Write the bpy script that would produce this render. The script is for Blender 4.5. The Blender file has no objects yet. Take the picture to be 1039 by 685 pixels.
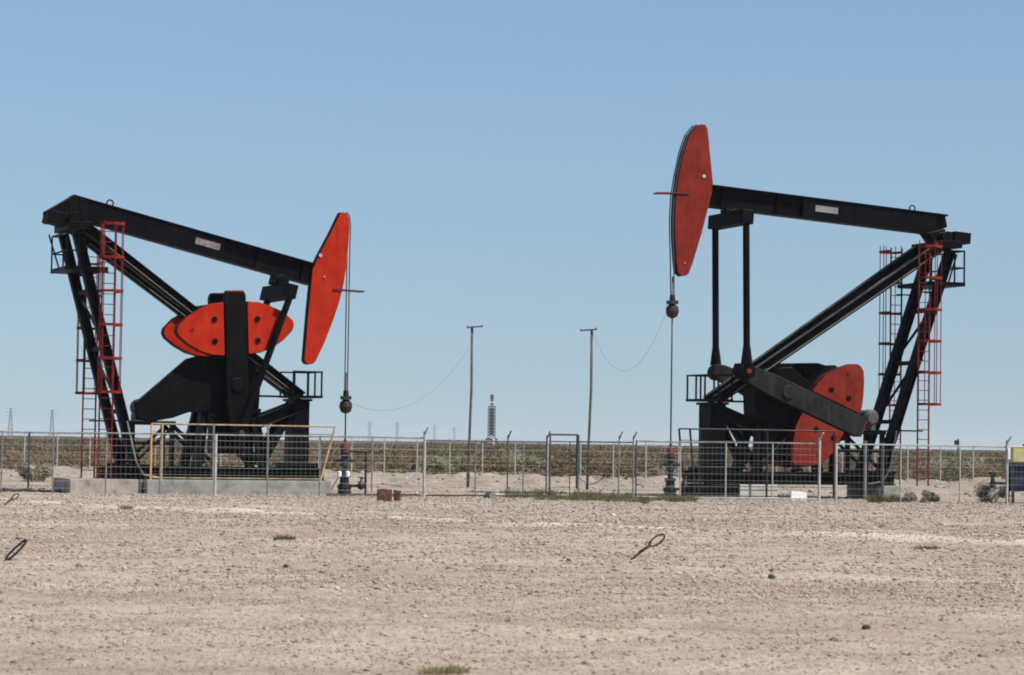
import bpy, math, random
import numpy as np
from mathutils import Vector, Matrix
random.seed(7); rng = np.random.default_rng(7)
R_ = math.radians
scene = bpy.context.scene
COL = scene.collection

# ------------------------------------------------------------------ camera
F, CX, CY, H = 2560.0, 519.5, 342.5, 1.8
PIT, ROLL = R_(2.38), R_(0.85)
cam_d = bpy.data.cameras.new('camera')
cam_d.sensor_width = 36.0
cam_d.lens = F / 1039.0 * 36.0
cam_d.clip_start = 0.5
cam_d.clip_end = 40000
cam = bpy.data.objects.new('camera', cam_d)
COL.objects.link(cam)
cam.matrix_world = (Matrix.Translation((0, 0, H)) @ Matrix.Rotation(math.pi/2 + PIT, 4, 'X') @ Matrix.Rotation(ROLL, 4, 'Z'))
cam_d.dof.use_dof = True; cam_d.dof.focus_distance = 86.0; cam_d.dof.aperture_fstop = 5.0
scene.camera = cam

def ray(px, py):
    x = (px - CX)/F; y = -(py - CY)/F; z = -1
    c, s = math.cos(ROLL), math.sin(ROLL); x, y = c*x - s*y, s*x + c*y
    a = math.pi/2 + PIT; c, s = math.cos(a), math.sin(a)
    return (x, c*y - s*z, s*y + c*z)
def at(px, py, Y):
    d = ray(px, py); k = Y/d[1]; return Vector((d[0]*k, Y, H + d[2]*k))
def ground_at(px, py):
    d = ray(px, py); k = -H/d[2]; return Vector((d[0]*k, d[1]*k, 0))

# ------------------------------------------------------------------ height of the terrain
def _hash(i, j, s):
    n = (i*374761393 + j*668265263 + s*974711) & 0xffffffff
    n = ((n ^ (n >> 13))*1274126177) & 0xffffffff
    return ((n ^ (n >> 16)) & 0xffff)/65535.0
def vnoise(x, y, f, s):
    x = np.asarray(x, float)*f; y = np.asarray(y, float)*f
    i = np.floor(x).astype(np.int64); j = np.floor(y).astype(np.int64)
    u = x - i; v = y - j; u = u*u*(3 - 2*u); v = v*v*(3 - 2*v)
    return ((_hash(i, j, s)*(1-u) + _hash(i+1, j, s)*u)*(1-v) + (_hash(i, j+1, s)*(1-u) + _hash(i+1, j+1, s)*u)*v)*2 - 1
def sstep(a, b, x):
    t = np.clip((x - a)/(b - a), 0, 1); return t*t*(3 - 2*t)
def track_d(x, y):            # distance from the graded road's edge
    return y - (56.0 - 0.82*x + 0.012*x*x)
def height(x, y):
    x = np.asarray(x, float); y = np.asarray(y, float)
    near = 1 - sstep(74, 80, y)
    h = near*(.030*vnoise(x, y, .45, 1) + .020*vnoise(x, y, 1.3, 2) + .010*vnoise(x, y, 3.1, 3))
    d = track_d(x, y)
    h += near*.07*np.exp(-(d/1.1)**2)*(.7 + .5*vnoise(x, y, .8, 11))
    h += near*.03*np.exp(-((d-4.5)/.8)**2)
    rough = sstep(97, 104, y)*(1 - sstep(128, 150, y))
    h += rough*(.34*np.maximum(0, vnoise(x, y, .30, 4)) + .15*vnoise(x, y, .9, 5) + .07*vnoise(x, y, 2.2, 6))
    h += .012*vnoise(x, y, 1.7, 7)*(1 - sstep(90, 200, y))
    return h
def hz(x, y): return float(height(np.array([x]), np.array([y]))[0])

# ------------------------------------------------------------------ materials
def mat(name, cols, scale=3.0, rough=.6, detail=6, metal=0.0, bump=0.0, bscale=30, lo=.35, hi=.65, spec=.4, coord='Object'):
    m = bpy.data.materials.new(name); m.use_nodes = True
    nt = m.node_tree; N, L = nt.nodes, nt.links
    b = N['Principled BSDF']
    tc = N.new('ShaderNodeTexCoord')
    nz = N.new('ShaderNodeTexNoise'); nz.inputs['Scale'].default_value = scale; nz.inputs['Detail'].default_value = detail
    nz.inputs['Roughness'].default_value = .65
    L.new(tc.outputs[coord], nz.inputs['Vector'])
    r = N.new('ShaderNodeValToRGB'); e = r.color_ramp.elements
    e[0].position = lo; e[1].position = hi
    e[0].color = (*cols[0], 1); e[1].color = (*cols[-1], 1)
    for k, c in enumerate(cols[1:-1]):
        q = e.new(lo + (hi - lo)*(k + 1)/(len(cols) - 1)); q.color = (*c, 1)
    L.new(nz.outputs['Fac'], r.inputs['Fac']); L.new(r.outputs['Color'], b.inputs['Base Color'])
    b.inputs['Roughness'].default_value = rough; b.inputs['Metallic'].default_value = metal
    b.inputs['Specular IOR Level'].default_value = spec
    if bump:
        n2 = N.new('ShaderNodeTexNoise'); n2.inputs['Scale'].default_value = bscale; n2.inputs['Detail'].default_value = 5
        L.new(tc.outputs[coord], n2.inputs['Vector'])
        bp = N.new('ShaderNodeBump'); bp.inputs['Strength'].default_value = .6; bp.inputs['Distance'].default_value = bump
        L.new(n2.outputs['Fac'], bp.inputs['Height']); L.new(bp.outputs['Normal'], b.inputs['Normal'])
    return m
def tone_mat(name, stops, rough=.9, trans=0.0):
    m = bpy.data.materials.new(name); m.use_nodes = True
    nt = m.node_tree; N, L = nt.nodes, nt.links
    b = N['Principled BSDF']; b.inputs['Roughness'].default_value = rough; b.inputs['Specular IOR Level'].default_value = .2
    a = N.new('ShaderNodeAttribute'); a.attribute_name = 'tone'
    r = N.new('ShaderNodeValToRGB'); e = r.color_ramp.elements
    e[0].position = stops[0][0]; e[0].color = (*stops[0][1], 1); e[1].position = stops[-1][0]; e[1].color = (*stops[-1][1], 1)
    for p, c in stops[1:-1]:
        q = e.new(p); q.color = (*c, 1)
    L.new(a.outputs['Fac'], r.inputs['Fac']); L.new(r.outputs['Color'], b.inputs['Base Color'])
    if trans:                                  # thin leaves pass some light
        t = N.new('ShaderNodeBsdfTranslucent'); x = N.new('ShaderNodeMixShader'); x.inputs[0].default_value = trans
        L.new(r.outputs['Color'], t.inputs['Color']); L.new(b.outputs[0], x.inputs[1]); L.new(t.outputs[0], x.inputs[2])
        L.new(x.outputs[0], N['Material Output'].inputs['Surface'])
    return m
def paint(name, cols, streak, lit_dust, rough, spec, streak_amt, lit_dust_amt, chip=None):
    m = mat(name, cols, 1.8, rough, lo=.25, hi=.65, spec=spec)
    nt = m.node_tree; N, L = nt.nodes, nt.links; b = N['Principled BSDF']; base = b.inputs['Base Color'].links[0].from_socket
    tc = [n for n in N if n.type == 'TEX_COORD'][0]
    def noise(scale, detail, sc3=None):
        v = tc.outputs['Object']
        if sc3:
            mp = N.new('ShaderNodeMapping'); mp.inputs['Scale'].default_value = sc3; L.new(v, mp.inputs['Vector']); v = mp.outputs['Vector']
        n = N.new('ShaderNodeTexNoise'); n.inputs['Scale'].default_value = scale; n.inputs['Detail'].default_value = detail; n.inputs['Roughness'].default_value = .7; L.new(v, n.inputs['Vector']); return n.outputs['Fac']
    def rng_(v, a, c, amt):
        x = N.new('ShaderNodeMapRange'); L.new(v, x.inputs[0]); x.inputs[1].default_value = a; x.inputs[2].default_value = c; x.inputs[4].default_value = amt; return x.outputs[0]
    def over(fac, below, col):
        x = N.new('ShaderNodeMix'); x.data_type = 'RGBA'; L.new(fac, x.inputs[0]); L.new(below, x.inputs[6]); x.inputs[7].default_value = (*col, 1); return x.outputs[2]
    c = over(rng_(noise(1.0, 6, (7, 7, .7)), .50, .72, streak_amt), base, streak)
    if chip: c = over(rng_(noise(7, 8), .66, .70, .9), c, chip)
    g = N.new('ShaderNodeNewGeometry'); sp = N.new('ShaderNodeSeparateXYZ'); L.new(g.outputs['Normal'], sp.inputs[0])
    mu_ = N.new('ShaderNodeMath'); mu_.operation = 'MULTIPLY'; L.new(rng_(sp.outputs[2], .55, .95, lit_dust_amt), mu_.inputs[0]); L.new(rng_(noise(3, 5), .3, .6, 1), mu_.inputs[1])
    c = over(mu_.outputs[0], c, lit_dust)      # upward faces paled: sun on dusty tops put into the colour
    L.new(c, b.inputs['Base Color']); return m
M = {}
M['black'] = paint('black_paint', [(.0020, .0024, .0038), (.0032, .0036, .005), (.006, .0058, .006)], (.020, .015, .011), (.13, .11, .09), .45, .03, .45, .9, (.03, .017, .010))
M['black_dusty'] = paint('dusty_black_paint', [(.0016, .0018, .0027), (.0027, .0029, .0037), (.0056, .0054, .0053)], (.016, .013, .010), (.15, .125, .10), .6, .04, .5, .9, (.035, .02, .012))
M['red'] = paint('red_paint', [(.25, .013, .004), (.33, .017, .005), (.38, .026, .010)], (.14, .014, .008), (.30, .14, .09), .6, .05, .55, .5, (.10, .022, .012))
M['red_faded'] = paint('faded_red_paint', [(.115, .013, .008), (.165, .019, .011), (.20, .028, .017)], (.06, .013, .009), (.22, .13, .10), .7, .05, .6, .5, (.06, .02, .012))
M['edge_red'] = paint('dark_red_edge', [(.020, .006, .005), (.045, .008, .006), (.07, .010, .007)], (.012, .008, .007), (.10, .05, .04), .7, .04, .7, .3, (.03, .015, .01))  # darker red for the counterweights' side faces
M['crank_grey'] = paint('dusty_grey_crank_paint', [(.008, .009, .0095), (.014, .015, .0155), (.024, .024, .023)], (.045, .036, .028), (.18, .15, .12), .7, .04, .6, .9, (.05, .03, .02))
M['ladder_red'] = mat('ladder_red_paint', [(.045, .010, .009), (.11, .015, .011), (.17, .021, .014)], 3, .7, spec=.08)
M['hoop_red'] = mat('hoop_red_paint', [(.12, .014, .009), (.25, .022, .012)], 3, .7, spec=.08)
M['galv'] = mat('galvanised_steel', [(.12, .125, .12), (.19, .195, .185), (.26, .26, .24)], 5, .5, metal=.2)
M['galv_dark'] = mat('weathered_steel', [(.035, .038, .04), (.065, .066, .064), (.10, .098, .09)], 5, .6, metal=.2)
M['galv_pale'] = mat('pale_painted_steel', [(.28, .27, .24), (.37, .36, .32), (.44, .43, .38)], 5, .55)
M['wire'] = mat('fence_wire', [(.17, .17, .155), (.27, .265, .24)], 8, .5, metal=.2)
M['steel_dark'] = mat('dark_steel', [(.010, .011, .013), (.025, .025, .025)], 6, .5, metal=.3)
M['cable'] = mat('wire_rope', [(.035, .036, .04), (.07, .07, .075)], 20, .7)
M['carrier'] = mat('dark_carrier_iron', [(.008, .006, .006), (.02, .012, .010), (.045, .026, .02)], 9, .6)
M['rust'] = mat('rusty_steel', [(.035, .015, .010), (.085, .032, .018), (.15, .07, .042)], 8, .85, bump=.004)
M['yellow'] = mat('orange_yellow_paint', [(.38, .18, .04), (.58, .29, .07), (.60, .36, .14)], 4, .6)
M['yellow_rail'] = mat('worn_yellow_rail', [(.16, .12, .07), (.28, .20, .11), (.36, .29, .19)], 5, .7)
M['yellow_old'] = mat('dirty_yellow_paint', [(.20, .13, .06), (.40, .26, .10), (.46, .34, .18)], 4, .7)
M['concrete'] = mat('concrete', [(.20, .165, .135), (.30, .26, .22), (.36, .32, .27)], 2.5, .9, bump=.006, bscale=18)
M['concrete_grey'] = mat('grey_concrete', [(.15, .15, .135), (.22, .215, .19), (.27, .26, .23)], 2.5, .9, bump=.006, bscale=18)
M['concrete_pale'] = mat('pale_concrete', [(.30, .28, .24), (.40, .38, .33), (.46, .43, .37)], 2.5, .9, bump=.006, bscale=18)
M['pole'] = mat('weathered_pole_wood', [(.055, .052, .05), (.09, .084, .078), (.14, .128, .115)], 6, .85)
M['glint_tan'] = mat('tan_flange_glint', [(.10, .085, .07), (.17, .145, .12)], 6, .7)  # tan of a dusty flange edge catching sun, put into the colour
M['plate'] = mat('white_plate', [(.10, .055, .052), (.17, .125, .122), (.22, .185, .18)], 9, .5, lo=.38, hi=.58)
M['plate_w'] = mat('grey_white_plate', [(.16, .16, .155), (.21, .21, .205)], 4, .6)
M['white'] = mat('white_plastic', [(.70, .69, .64), (.80, .79, .75)], 4, .5)
M['blue'] = mat('dark_blue_paint', [(.014, .016, .030), (.03, .034, .058)], 5, .5)
M['tank_yellow'] = mat('faded_yellow_plastic', [(.46, .40, .16), (.58, .52, .24)], 3, .5)
M['dark_red'] = mat('dark_red_paint', [(.07, .010, .012), (.13, .016, .018)], 6, .55)
M['valve_green'] = mat('dark_green_paint', [(.012, .022, .018), (.03, .045, .036)], 6, .5)
M['rig_steel'] = mat('rig_steel', [(.02, .022, .027), (.04, .042, .046)], .3, .7)
M['stone_dark'] = mat('dark_stone', [(.03, .026, .022), (.07, .06, .05)], 9, .9, bump=.01, bscale=20)
M['stone'] = mat('brown_stone', [(.10, .08, .065), (.20, .165, .135)], 9, .9, bump=.01, bscale=20)
M['gravel'] = tone_mat('gravel_stones', [(0, (.07, .057, .047)), (.25, (.185, .147, .115)), (.6, (.30, .237, .184)), (.9, (.375, .305, .242)), (1, (.48, .41, .335))])
M['scrub'] = tone_mat('scrub_leaves', [(0, (.058, .047, .025)), (.3, (.105, .082, .042)), (.55, (.150, .114, .062)), (.8, (.205, .150, .088)), (1, (.27, .20, .128))], trans=0.25)
M['sage'] = tone_mat('sage_leaves', [(0, (.19, .18, .11)), (.5, (.30, .28, .18)), (1, (.40, .37, .26))], trans=0.35)
M['green'] = tone_mat('green_blades', [(0, (.07, .078, .036)), (.5, (.14, .148, .072)), (1, (.27, .24, .14))], trans=0.4)
M['straw'] = tone_mat('straw_blades', [(0, (.13, .11, .05)), (.5, (.24, .20, .10)), (1, (.36, .31, .18))], trans=0.4)
M['straw_green'] = tone_mat('yellow_green_blades', [(0, (.20, .18, .08)), (.5, (.36, .32, .16)), (1, (.50, .44, .27))], trans=.45)
M['dry'] = tone_mat('dry_twigs', [(0, (.22, .18, .14)), (.5, (.34, .285, .23)), (1, (.45, .39, .32))], trans=0.45)

# ------------------------------------------------------------------ mesh helper
class MB:
    def __init__(s): s.v = []; s.f = []; s.mi = []; s.cur = 0
    def add(s, vs, fs):
        o = len(s.v); s.v += [tuple(v) for v in vs]
        for f in fs: s.f.append(tuple(o + i for i in f)); s.mi.append(s.cur)
        return s
    def box(s, c, d, mtx=None):
        x, y, z = d[0]/2, d[1]/2, d[2]/2
        vs = [Vector(p) for p in ((-x,-y,-z),(x,-y,-z),(x,y,-z),(-x,y,-z),(-x,-y,z),(x,-y,z),(x,y,z),(-x,y,z))]
        if mtx is not None: vs = [mtx @ v for v in vs]
        vs = [v + Vector(c) for v in vs]
        return s.add(vs, [(3,2,1,0),(4,5,6,7),(0,1,5,4),(1,2,6,5),(2,3,7,6),(3,0,4,7)])
    def bb(s, x0, x1, y0, y1, z0, z1):
        return s.box(((x0+x1)/2, (y0+y1)/2, (z0+z1)/2), (abs(x1-x0), abs(y1-y0), abs(z1-z0)))
    @staticmethod
    def frame(a, b, up=(0, 1, 0)):
        d = (Vector(b) - Vector(a)); L = d.length; d.normalize()
        u = Vector(up); s_ = u.cross(d)
        if s_.length < 1e-4: s_ = Vector((1, 0, 0)).cross(d)
        s_.normalize(); u = d.cross(s_)
        return L, Matrix((s_, u, d)).transposed()      # local x = side, y = up, z = along
    def bar(s, a, b, w, h, up=(0, 1, 0)):               # w across, h along 'up'
        L, m = MB.frame(a, b, up)
        return s.box((Vector(a)+Vector(b))/2, (w, h, L), m)
    def ibeam(s, a, b, depth, width, tf=.035, tw=.03, up=(0, 1, 0)):   # flanges spread along 'up'
        L, m = MB.frame(a, b, up); c = (Vector(a)+Vector(b))/2
        for sg in (-1, 1):
            s.box(c + m @ Vector((sg*(depth/2 - tf/2), 0, 0)), (tf, width, L), m)
        return s.box(c, (depth - 2*tf - .004, tw, L), m)
    def tube(s, a, b, r, r2=None, n=8, caps=True):
        L, m = MB.frame(a, b, (0.13, .9, .31)); r2 = r if r2 is None else r2
        a, b = Vector(a), Vector(b); vs = []
        for k in range(n):
            t = 2*math.pi*k/n; e = m @ Vector((math.cos(t), math.sin(t), 0))
            vs.append(a + e*r); vs.append(b + e*r2)
        fs = [(2*k, 2*((k+1) % n), 2*((k+1) % n)+1, 2*k+1) for k in range(n)]
        if caps: fs += [tuple(2*k for k in range(n))[::-1], tuple(2*k+1 for k in range(n))]
        return s.add(vs, fs)
    def path(s, pts, r, n=6):
        pts = [Vector(p) for p in pts]; rings = []
        for i, p in enumerate(pts):
            d = pts[min(i+1, len(pts)-1)] - pts[max(i-1, 0)]
            _, m = MB.frame((0, 0, 0), d, (0.13, .9, .31))
            rings.append([p + m @ Vector((math.cos(2*math.pi*k/n)*r, math.sin(2*math.pi*k/n)*r, 0)) for k in range(n)])
        vs = [v for rg in rings for v in rg]; fs = []
        for i in range(len(pts)-1):
            for k in range(n):
                fs.append((i*n+k, i*n+(k+1) % n, (i+1)*n+(k+1) % n, (i+1)*n+k))
        fs += [tuple(range(n))[::-1], tuple((len(pts)-1)*n+k for k in range(n))]
        return s.add(vs, fs)
    def prism(s, poly, y0, y1, side_mat=None):          # poly in (x, z), extruded along y
        n = len(poly)
        vs = [(p[0], y0, p[1]) for p in poly] + [(p[0], y1, p[1]) for p in poly]
        area = sum(poly[i][0]*poly[(i+1) % n][1] - poly[(i+1) % n][0]*poly[i][1] for i in range(n))
        idx = list(range(n)) if area > 0 else list(range(n))[::-1]
        o = s.cur
        s.add(vs, [tuple(idx), tuple(i + n for i in idx[::-1])])
        if side_mat is not None: s.cur = side_mat
        o_ = len(s.v) - 2*n
        for k in range(n):
            i, j = idx[k], idx[(k+1) % n]
            s.f.append((o_+j, o_+i, o_+i+n, o_+j+n)); s.mi.append(s.cur)
        s.cur = o
        return s
    def lathe(s, prof, c, axis='z', n=16):              # prof: (radius, height)
        vs = []; fs = []; c = Vector(c)
        for r, h in prof:
            for k in range(n):
                t = 2*math.pi*k/n; p = (r*math.cos(t), r*math.sin(t), h)
                if axis == 'y': p = (p[0], p[2], p[1])
                if axis == 'x': p = (p[2], p[0], p[1])
                vs.append(c + Vector(p))
        for i in range(len(prof)-1):
            for k in range(n): fs.append((i*n+k, i*n+(k+1) % n, (i+1)*n+(k+1) % n, (i+1)*n+k))
        fs += [tuple(range(n))[::-1], tuple((len(prof)-1)*n + k for k in range(n))]
        return s.add(vs, fs)
    def build(s, name, mats, parent=None, bevel=0, smooth=False, loc=None):
        me = bpy.data.meshes.new(name); me.from_pydata(s.v, [], s.f); 
        mats = mats if isinstance(mats, (list, tuple)) else [mats]
        for m in mats: me.materials.append(m)
        if len(mats) > 1: me.polygons.foreach_set('material_index', s.mi)
        me.update()
        if smooth:
            me.polygons.foreach_set('use_smooth', [True]*len(me.polygons))
        o = bpy.data.objects.new(name, me); COL.objects.link(o)
        if parent is not None: o.parent = parent
        if loc is not None: o.location = loc
        if bevel:
            bm_ = o.modifiers.new('bevel', 'BEVEL'); bm_.width = bevel; bm_.segments = 2; bm_.limit_method = 'ANGLE'; bm_.angle_limit = R_(35)
        return o
def tag(o, label=None, cat=None, group=None, kind=None):
    if label: o['label'] = label
    if cat: o['category'] = cat
    if group: o['group'] = group
    if kind: o['kind'] = kind
    return o
def empty(name, loc, rz=0, sc=1):
    o = bpy.data.objects.new(name, None); COL.objects.link(o); o.location = loc; o.rotation_euler = (0, 0, rz); o.scale = (sc, sc, sc)
    o.empty_display_size = .3
    return o

# ------------------------------------------------------------------ ground
def axis_pts(segs, far0, grow, lim):
    out = []
    for a, b, st in segs: out += list(np.arange(a, b, st))
    x = segs[-1][1]; st = segs[-1][2]
    while x < lim:
        out.append(x); st *= grow; x += st
    out.append(lim); return out
xh = axis_pts([(0, 17, .13), (17, 32, .3)], 32, 1.25, 9000)
xs = np.array([-v for v in xh[:0:-1]] + xh)
ys = np.array([-9000, -3000, -1000, -300, -100, -40, -15, -4, 2, 6, 9, 11.5, 13.5] + axis_pts([(15, 60, .14), (60, 100, .25), (100, 180, .4)], 180, 1.2, 9000))
gx, gy = np.meshgrid(xs, ys)
gz = height(gx, gy)
nx, ny = len(xs), len(ys)
co = np.stack([gx.ravel(), gy.ravel(), gz.ravel()], 1)
ii = (np.arange(ny-1)[:, None]*nx + np.arange(nx-1)[None, :]).ravel()
faces = np.stack([ii, ii+1, ii+1+nx, ii+nx], 1)
def np_mesh(name, co, faces, mats, tone=None, smooth=False):
    me = bpy.data.meshes.new(name)
    k = faces.shape[1]
    me.vertices.add(len(co)); me.vertices.foreach_set('co', co.astype(np.float32).ravel())
    me.loops.add(faces.size); me.loops.foreach_set('vertex_index', faces.astype(np.int32).ravel())
    me.polygons.add(len(faces)); me.polygons.foreach_set('loop_start', np.arange(0, faces.size, k, dtype=np.int32))
    if smooth: me.polygons.foreach_set('use_smooth', np.ones(len(faces), bool))
    me.update(calc_edges=True); me.validate()
    if tone is not None:
        a = me.attributes.new('tone', 'FLOAT', 'FACE'); a.data.foreach_set('value', tone.astype(np.float32))
    for m in (mats if isinstance(mats, list) else [mats]): me.materials.append(m)
    o = bpy.data.objects.new(name, me); COL.objects.link(o); return o

def ground_material():
    m = bpy.data.materials.new('desert_ground'); m.use_nodes = True
    nt = m.node_tree; N, L = nt.nodes, nt.links; b = N['Principled BSDF']
    b.inputs['Roughness'].default_value = .95; b.inputs['Specular IOR Level'].default_value = .15
    g = N.new('ShaderNodeNewGeometry')
    def noise(scale, detail=5, rough=.6, vec=None):
        n = N.new('ShaderNodeTexNoise'); n.inputs['Scale'].default_value = scale; n.inputs['Detail'].default_value = detail; n.inputs['Roughness'].default_value = rough
        L.new(vec or g.outputs['Position'], n.inputs['Vector']); return n.outputs['Fac']
    def ramp(fac, stops):
        r = N.new('ShaderNodeValToRGB'); e = r.color_ramp.elements
        e[0].position, e[1].position = stops[0][0], stops[-1][0]
        e[0].color = (*stops[0][1], 1); e[1].color = (*stops[-1][1], 1)
        for p, c in stops[1:-1]:
            q = e.new(p); q.color = (*c, 1)
        L.new(fac, r.inputs['Fac']); return r.outputs['Color']
    def mix(f, a, c, mode='MIX'):
        x = N.new('ShaderNodeMix'); x.data_type = 'RGBA'; x.blend_type = mode
        if isinstance(f, float): x.inputs[0].default_value = f
        else: L.new(f, x.inputs[0])
        L.new(a, x.inputs[6]); L.new(c, x.inputs[7]); return x.outputs[2]
    def mth(op, a, b2=None, c=None):
        x = N.new('ShaderNodeMath'); x.operation = op
        for k, v in enumerate((a, b2, c)):
            if v is None: continue
            if isinstance(v, (int, float)): x.inputs[k].default_value = v
            else: L.new(v, x.inputs[k])
        return x.outputs[0]
    def mapr(v, a, b2):
        x = N.new('ShaderNodeMapRange'); x.interpolation_type = 'SMOOTHSTEP'
        L.new(v, x.inputs[0]); x.inputs[1].default_value = a; x.inputs[2].default_value = b2; return x.outputs[0]
    big = ramp(noise(.16, 4), [(.36, (.312, .244, .190)), (.5, (.352, .280, .218)), (.64, (.386, .309, .239))])
    fine = ramp(noise(11, 8, .75), [(.30, (.58, .56, .54)), (.5, (1, 1, 1)), (.70, (1.30, 1.28, 1.25))])
    mid = ramp(noise(1.7, 5, .65), [(.30, (.80, .79, .78)), (.5, (1, 1, 1)), (.70, (1.13, 1.13, 1.12))])
    c = mix(1.0, mix(1.0, big, mid, 'MULTIPLY'), fine, 'MULTIPLY')
    mp = N.new('ShaderNodeMapping'); mp.inputs['Scale'].default_value = (.10, .75, 1); mp.inputs['Rotation'].default_value = (0, 0, .16); L.new(g.outputs['Position'], mp.inputs['Vector'])
    c = mix(1.0, c, ramp(noise(1.0, 5, .65, mp.outputs['Vector']), [(.32, (.86, .85, .84)), (.5, (1, 1, 1)), (.68, (1.09, 1.09, 1.08))]), 'MULTIPLY')   # old wheel passes: packed and loose strips
    sp = N.new('ShaderNodeSeparateXYZ'); L.new(g.outputs['Position'], sp.inputs[0])
    X, Y = sp.outputs[0], sp.outputs[1]
    # graded road: greyer gravel between its pale edge and the fence
    d = mth('SUBTRACT', Y, mth('ADD', mth('MULTIPLY_ADD', X, -0.82, 56.0), mth('MULTIPLY', mth('MULTIPLY', X, X), .012)))
    road = mth('MULTIPLY', mapr(d, -.5, 2.5), mth('SUBTRACT', 1.0, mapr(Y, 82, 92)))
    grey = mix(1.0, mix(1.0, ramp(noise(.3, 4), [(.35, (.292, .240, .198)), (.65, (.365, .305, .250))]), mid, 'MULTIPLY'), fine, 'MULTIPLY')
    c = mix(mth('MULTIPLY', road, .8), c, grey)
    edge = mth('MULTIPLY', mth('SUBTRACT', 1.0, mapr(mth('ABSOLUTE', mth('ADD', d, mth('MULTIPLY_ADD', noise(.5, 5, .7), 4.4, -2.2))), .1, 2.0)), mth('SUBTRACT', 1.0, mapr(Y, 74, 80)))
    pale = mix(1.0, ramp(noise(1.1, 4), [(.3, (.42, .355, .29)), (.7, (.55, .48, .40))]), fine, 'MULTIPLY')
    c = mix(mth('MULTIPLY', edge, .9), c, pale)
    # bare sandy strip behind the fence, then the scrub plain's own brown soil
    sand = mix(1.0, ramp(noise(.35, 6, .7), [(.3, (.20, .16, .128)), (.5, (.27, .222, .178)), (.7, (.35, .295, .24))]), mid, 'MULTIPLY')
    c = mix(mapr(Y, 90, 100), c, sand)
    soil = ramp(noise(.06, 6, .7), [(.35, (.10, .078, .046)), (.5, (.135, .103, .062)), (.66, (.18, .14, .09))])
    sc = mapr(mth('ADD', Y, mth('MULTIPLY_ADD', noise(.1, 4), 20.0, -10.0)), 126, 138)
    c = mix(sc, c, soil)
    far = ramp(noise(.006, 6, .65), [(.35, (.085, .078, .045)), (.55, (.125, .108, .062)), (.7, (.16, .13, .085))])
    c = mix(mapr(Y, 350, 900), c, far)
    L.new(c, b.inputs['Base Color'])
    bp = N.new('ShaderNodeBump'); bp.inputs['Strength'].default_value = .8; bp.inputs['Distance'].default_value = .05
    L.new(mth('ADD', noise(7, 6, .7), mth('MULTIPLY', noise(28, 3), .5)), bp.inputs['Height'])
    fade = mth('SUBTRACT', 1.0, mapr(Y, 120, 300)); L.new(mth('MULTIPLY', fade, .8), bp.inputs['Strength'])
    L.new(bp.outputs['Normal'], b.inputs['Normal'])
    return m
tag(np_mesh('ground', co, faces, ground_material(), smooth=True), kind='structure')

# ------------------------------------------------------------------ gravel (uncountable)
OCT_V = np.array([(1,0,0),(-1,0,0),(0,1,0),(0,-1,0),(0,0,1),(0,0,-1)], float)
OCT_F = np.array([(0,2,4),(2,1,4),(1,3,4),(3,0,4),(2,0,5),(1,2,5),(3,1,5),(0,3,5)])
def scatter_stones(y0, y1, n, rmin, rmax, power):
    y = rng.uniform(y0**2, y1**2, n)**.5
    x = rng.uniform(-1, 1, n)*(y*.203*1.12 + 7.5)
    keep = (vnoise(x, y, .5, 21)*.5 + vnoise(x, y, 1.6, 22)*.4 + rng.uniform(-.6, .9, n)) > .05
    x, y = x[keep], y[keep]; n = len(x)
    r = rmin*(1 - rng.random(n)*(1 - (rmin/rmax)**power))**(-1/power)
    return x, y, np.minimum(r, rmax)
def stones_mesh(name, x, y, r, m):
    n = len(x)
    v = OCT_V[None]*(1 + rng.uniform(-.35, .35, (n, 6, 3)))
    v = v + rng.uniform(-.22, .22, (n, 6, 3))
    v *= (r[:, None]*np.array([1, 1, 1])[None]*np.stack([rng.uniform(.8, 1.5, n), rng.uniform(.8, 1.5, n), rng.uniform(.45, .9, n)], 1))[:, None, :]
    a = rng.uniform(0, 6.283, n); ca, sa = np.cos(a)[:, None], np.sin(a)[:, None]
    vx = v[:, :, 0]*ca - v[:, :, 1]*sa; vy = v[:, :, 0]*sa + v[:, :, 1]*ca
    z = height(x, y)
    co = np.stack([vx + x[:, None], vy + y[:, None], v[:, :, 2] + (z + r*.15)[:, None]], 2).reshape(-1, 3)
    f = (OCT_F[None] + (np.arange(n)*6)[:, None, None]).reshape(-1, 3)
    tone = np.clip(rng.normal(.54, .22, n), 0, 1)
    tone = np.where(rng.random(n) < .025, rng.uniform(0, .2, n), tone)
    return np_mesh(name, co, f, m, np.repeat(tone, 8))
parts = [scatter_stones(15, 34, 165000, .006, .028, 2.5), scatter_stones(30, 60, 135000, .011, .046, 2.6), scatter_stones(52, 92, 100000, .017, .06, 2.6), scatter_stones(95, 150, 16000, .03, .16, 2.2)]
px_, py_, pr_ = (np.concatenate([p[k] for p in parts]) for k in range(3))
tag(stones_mesh('gravel', px_, py_, pr_, M['gravel']), 'loose pale and brown gravel stones scattered over the desert ground', 'gravel', kind='stuff')

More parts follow.
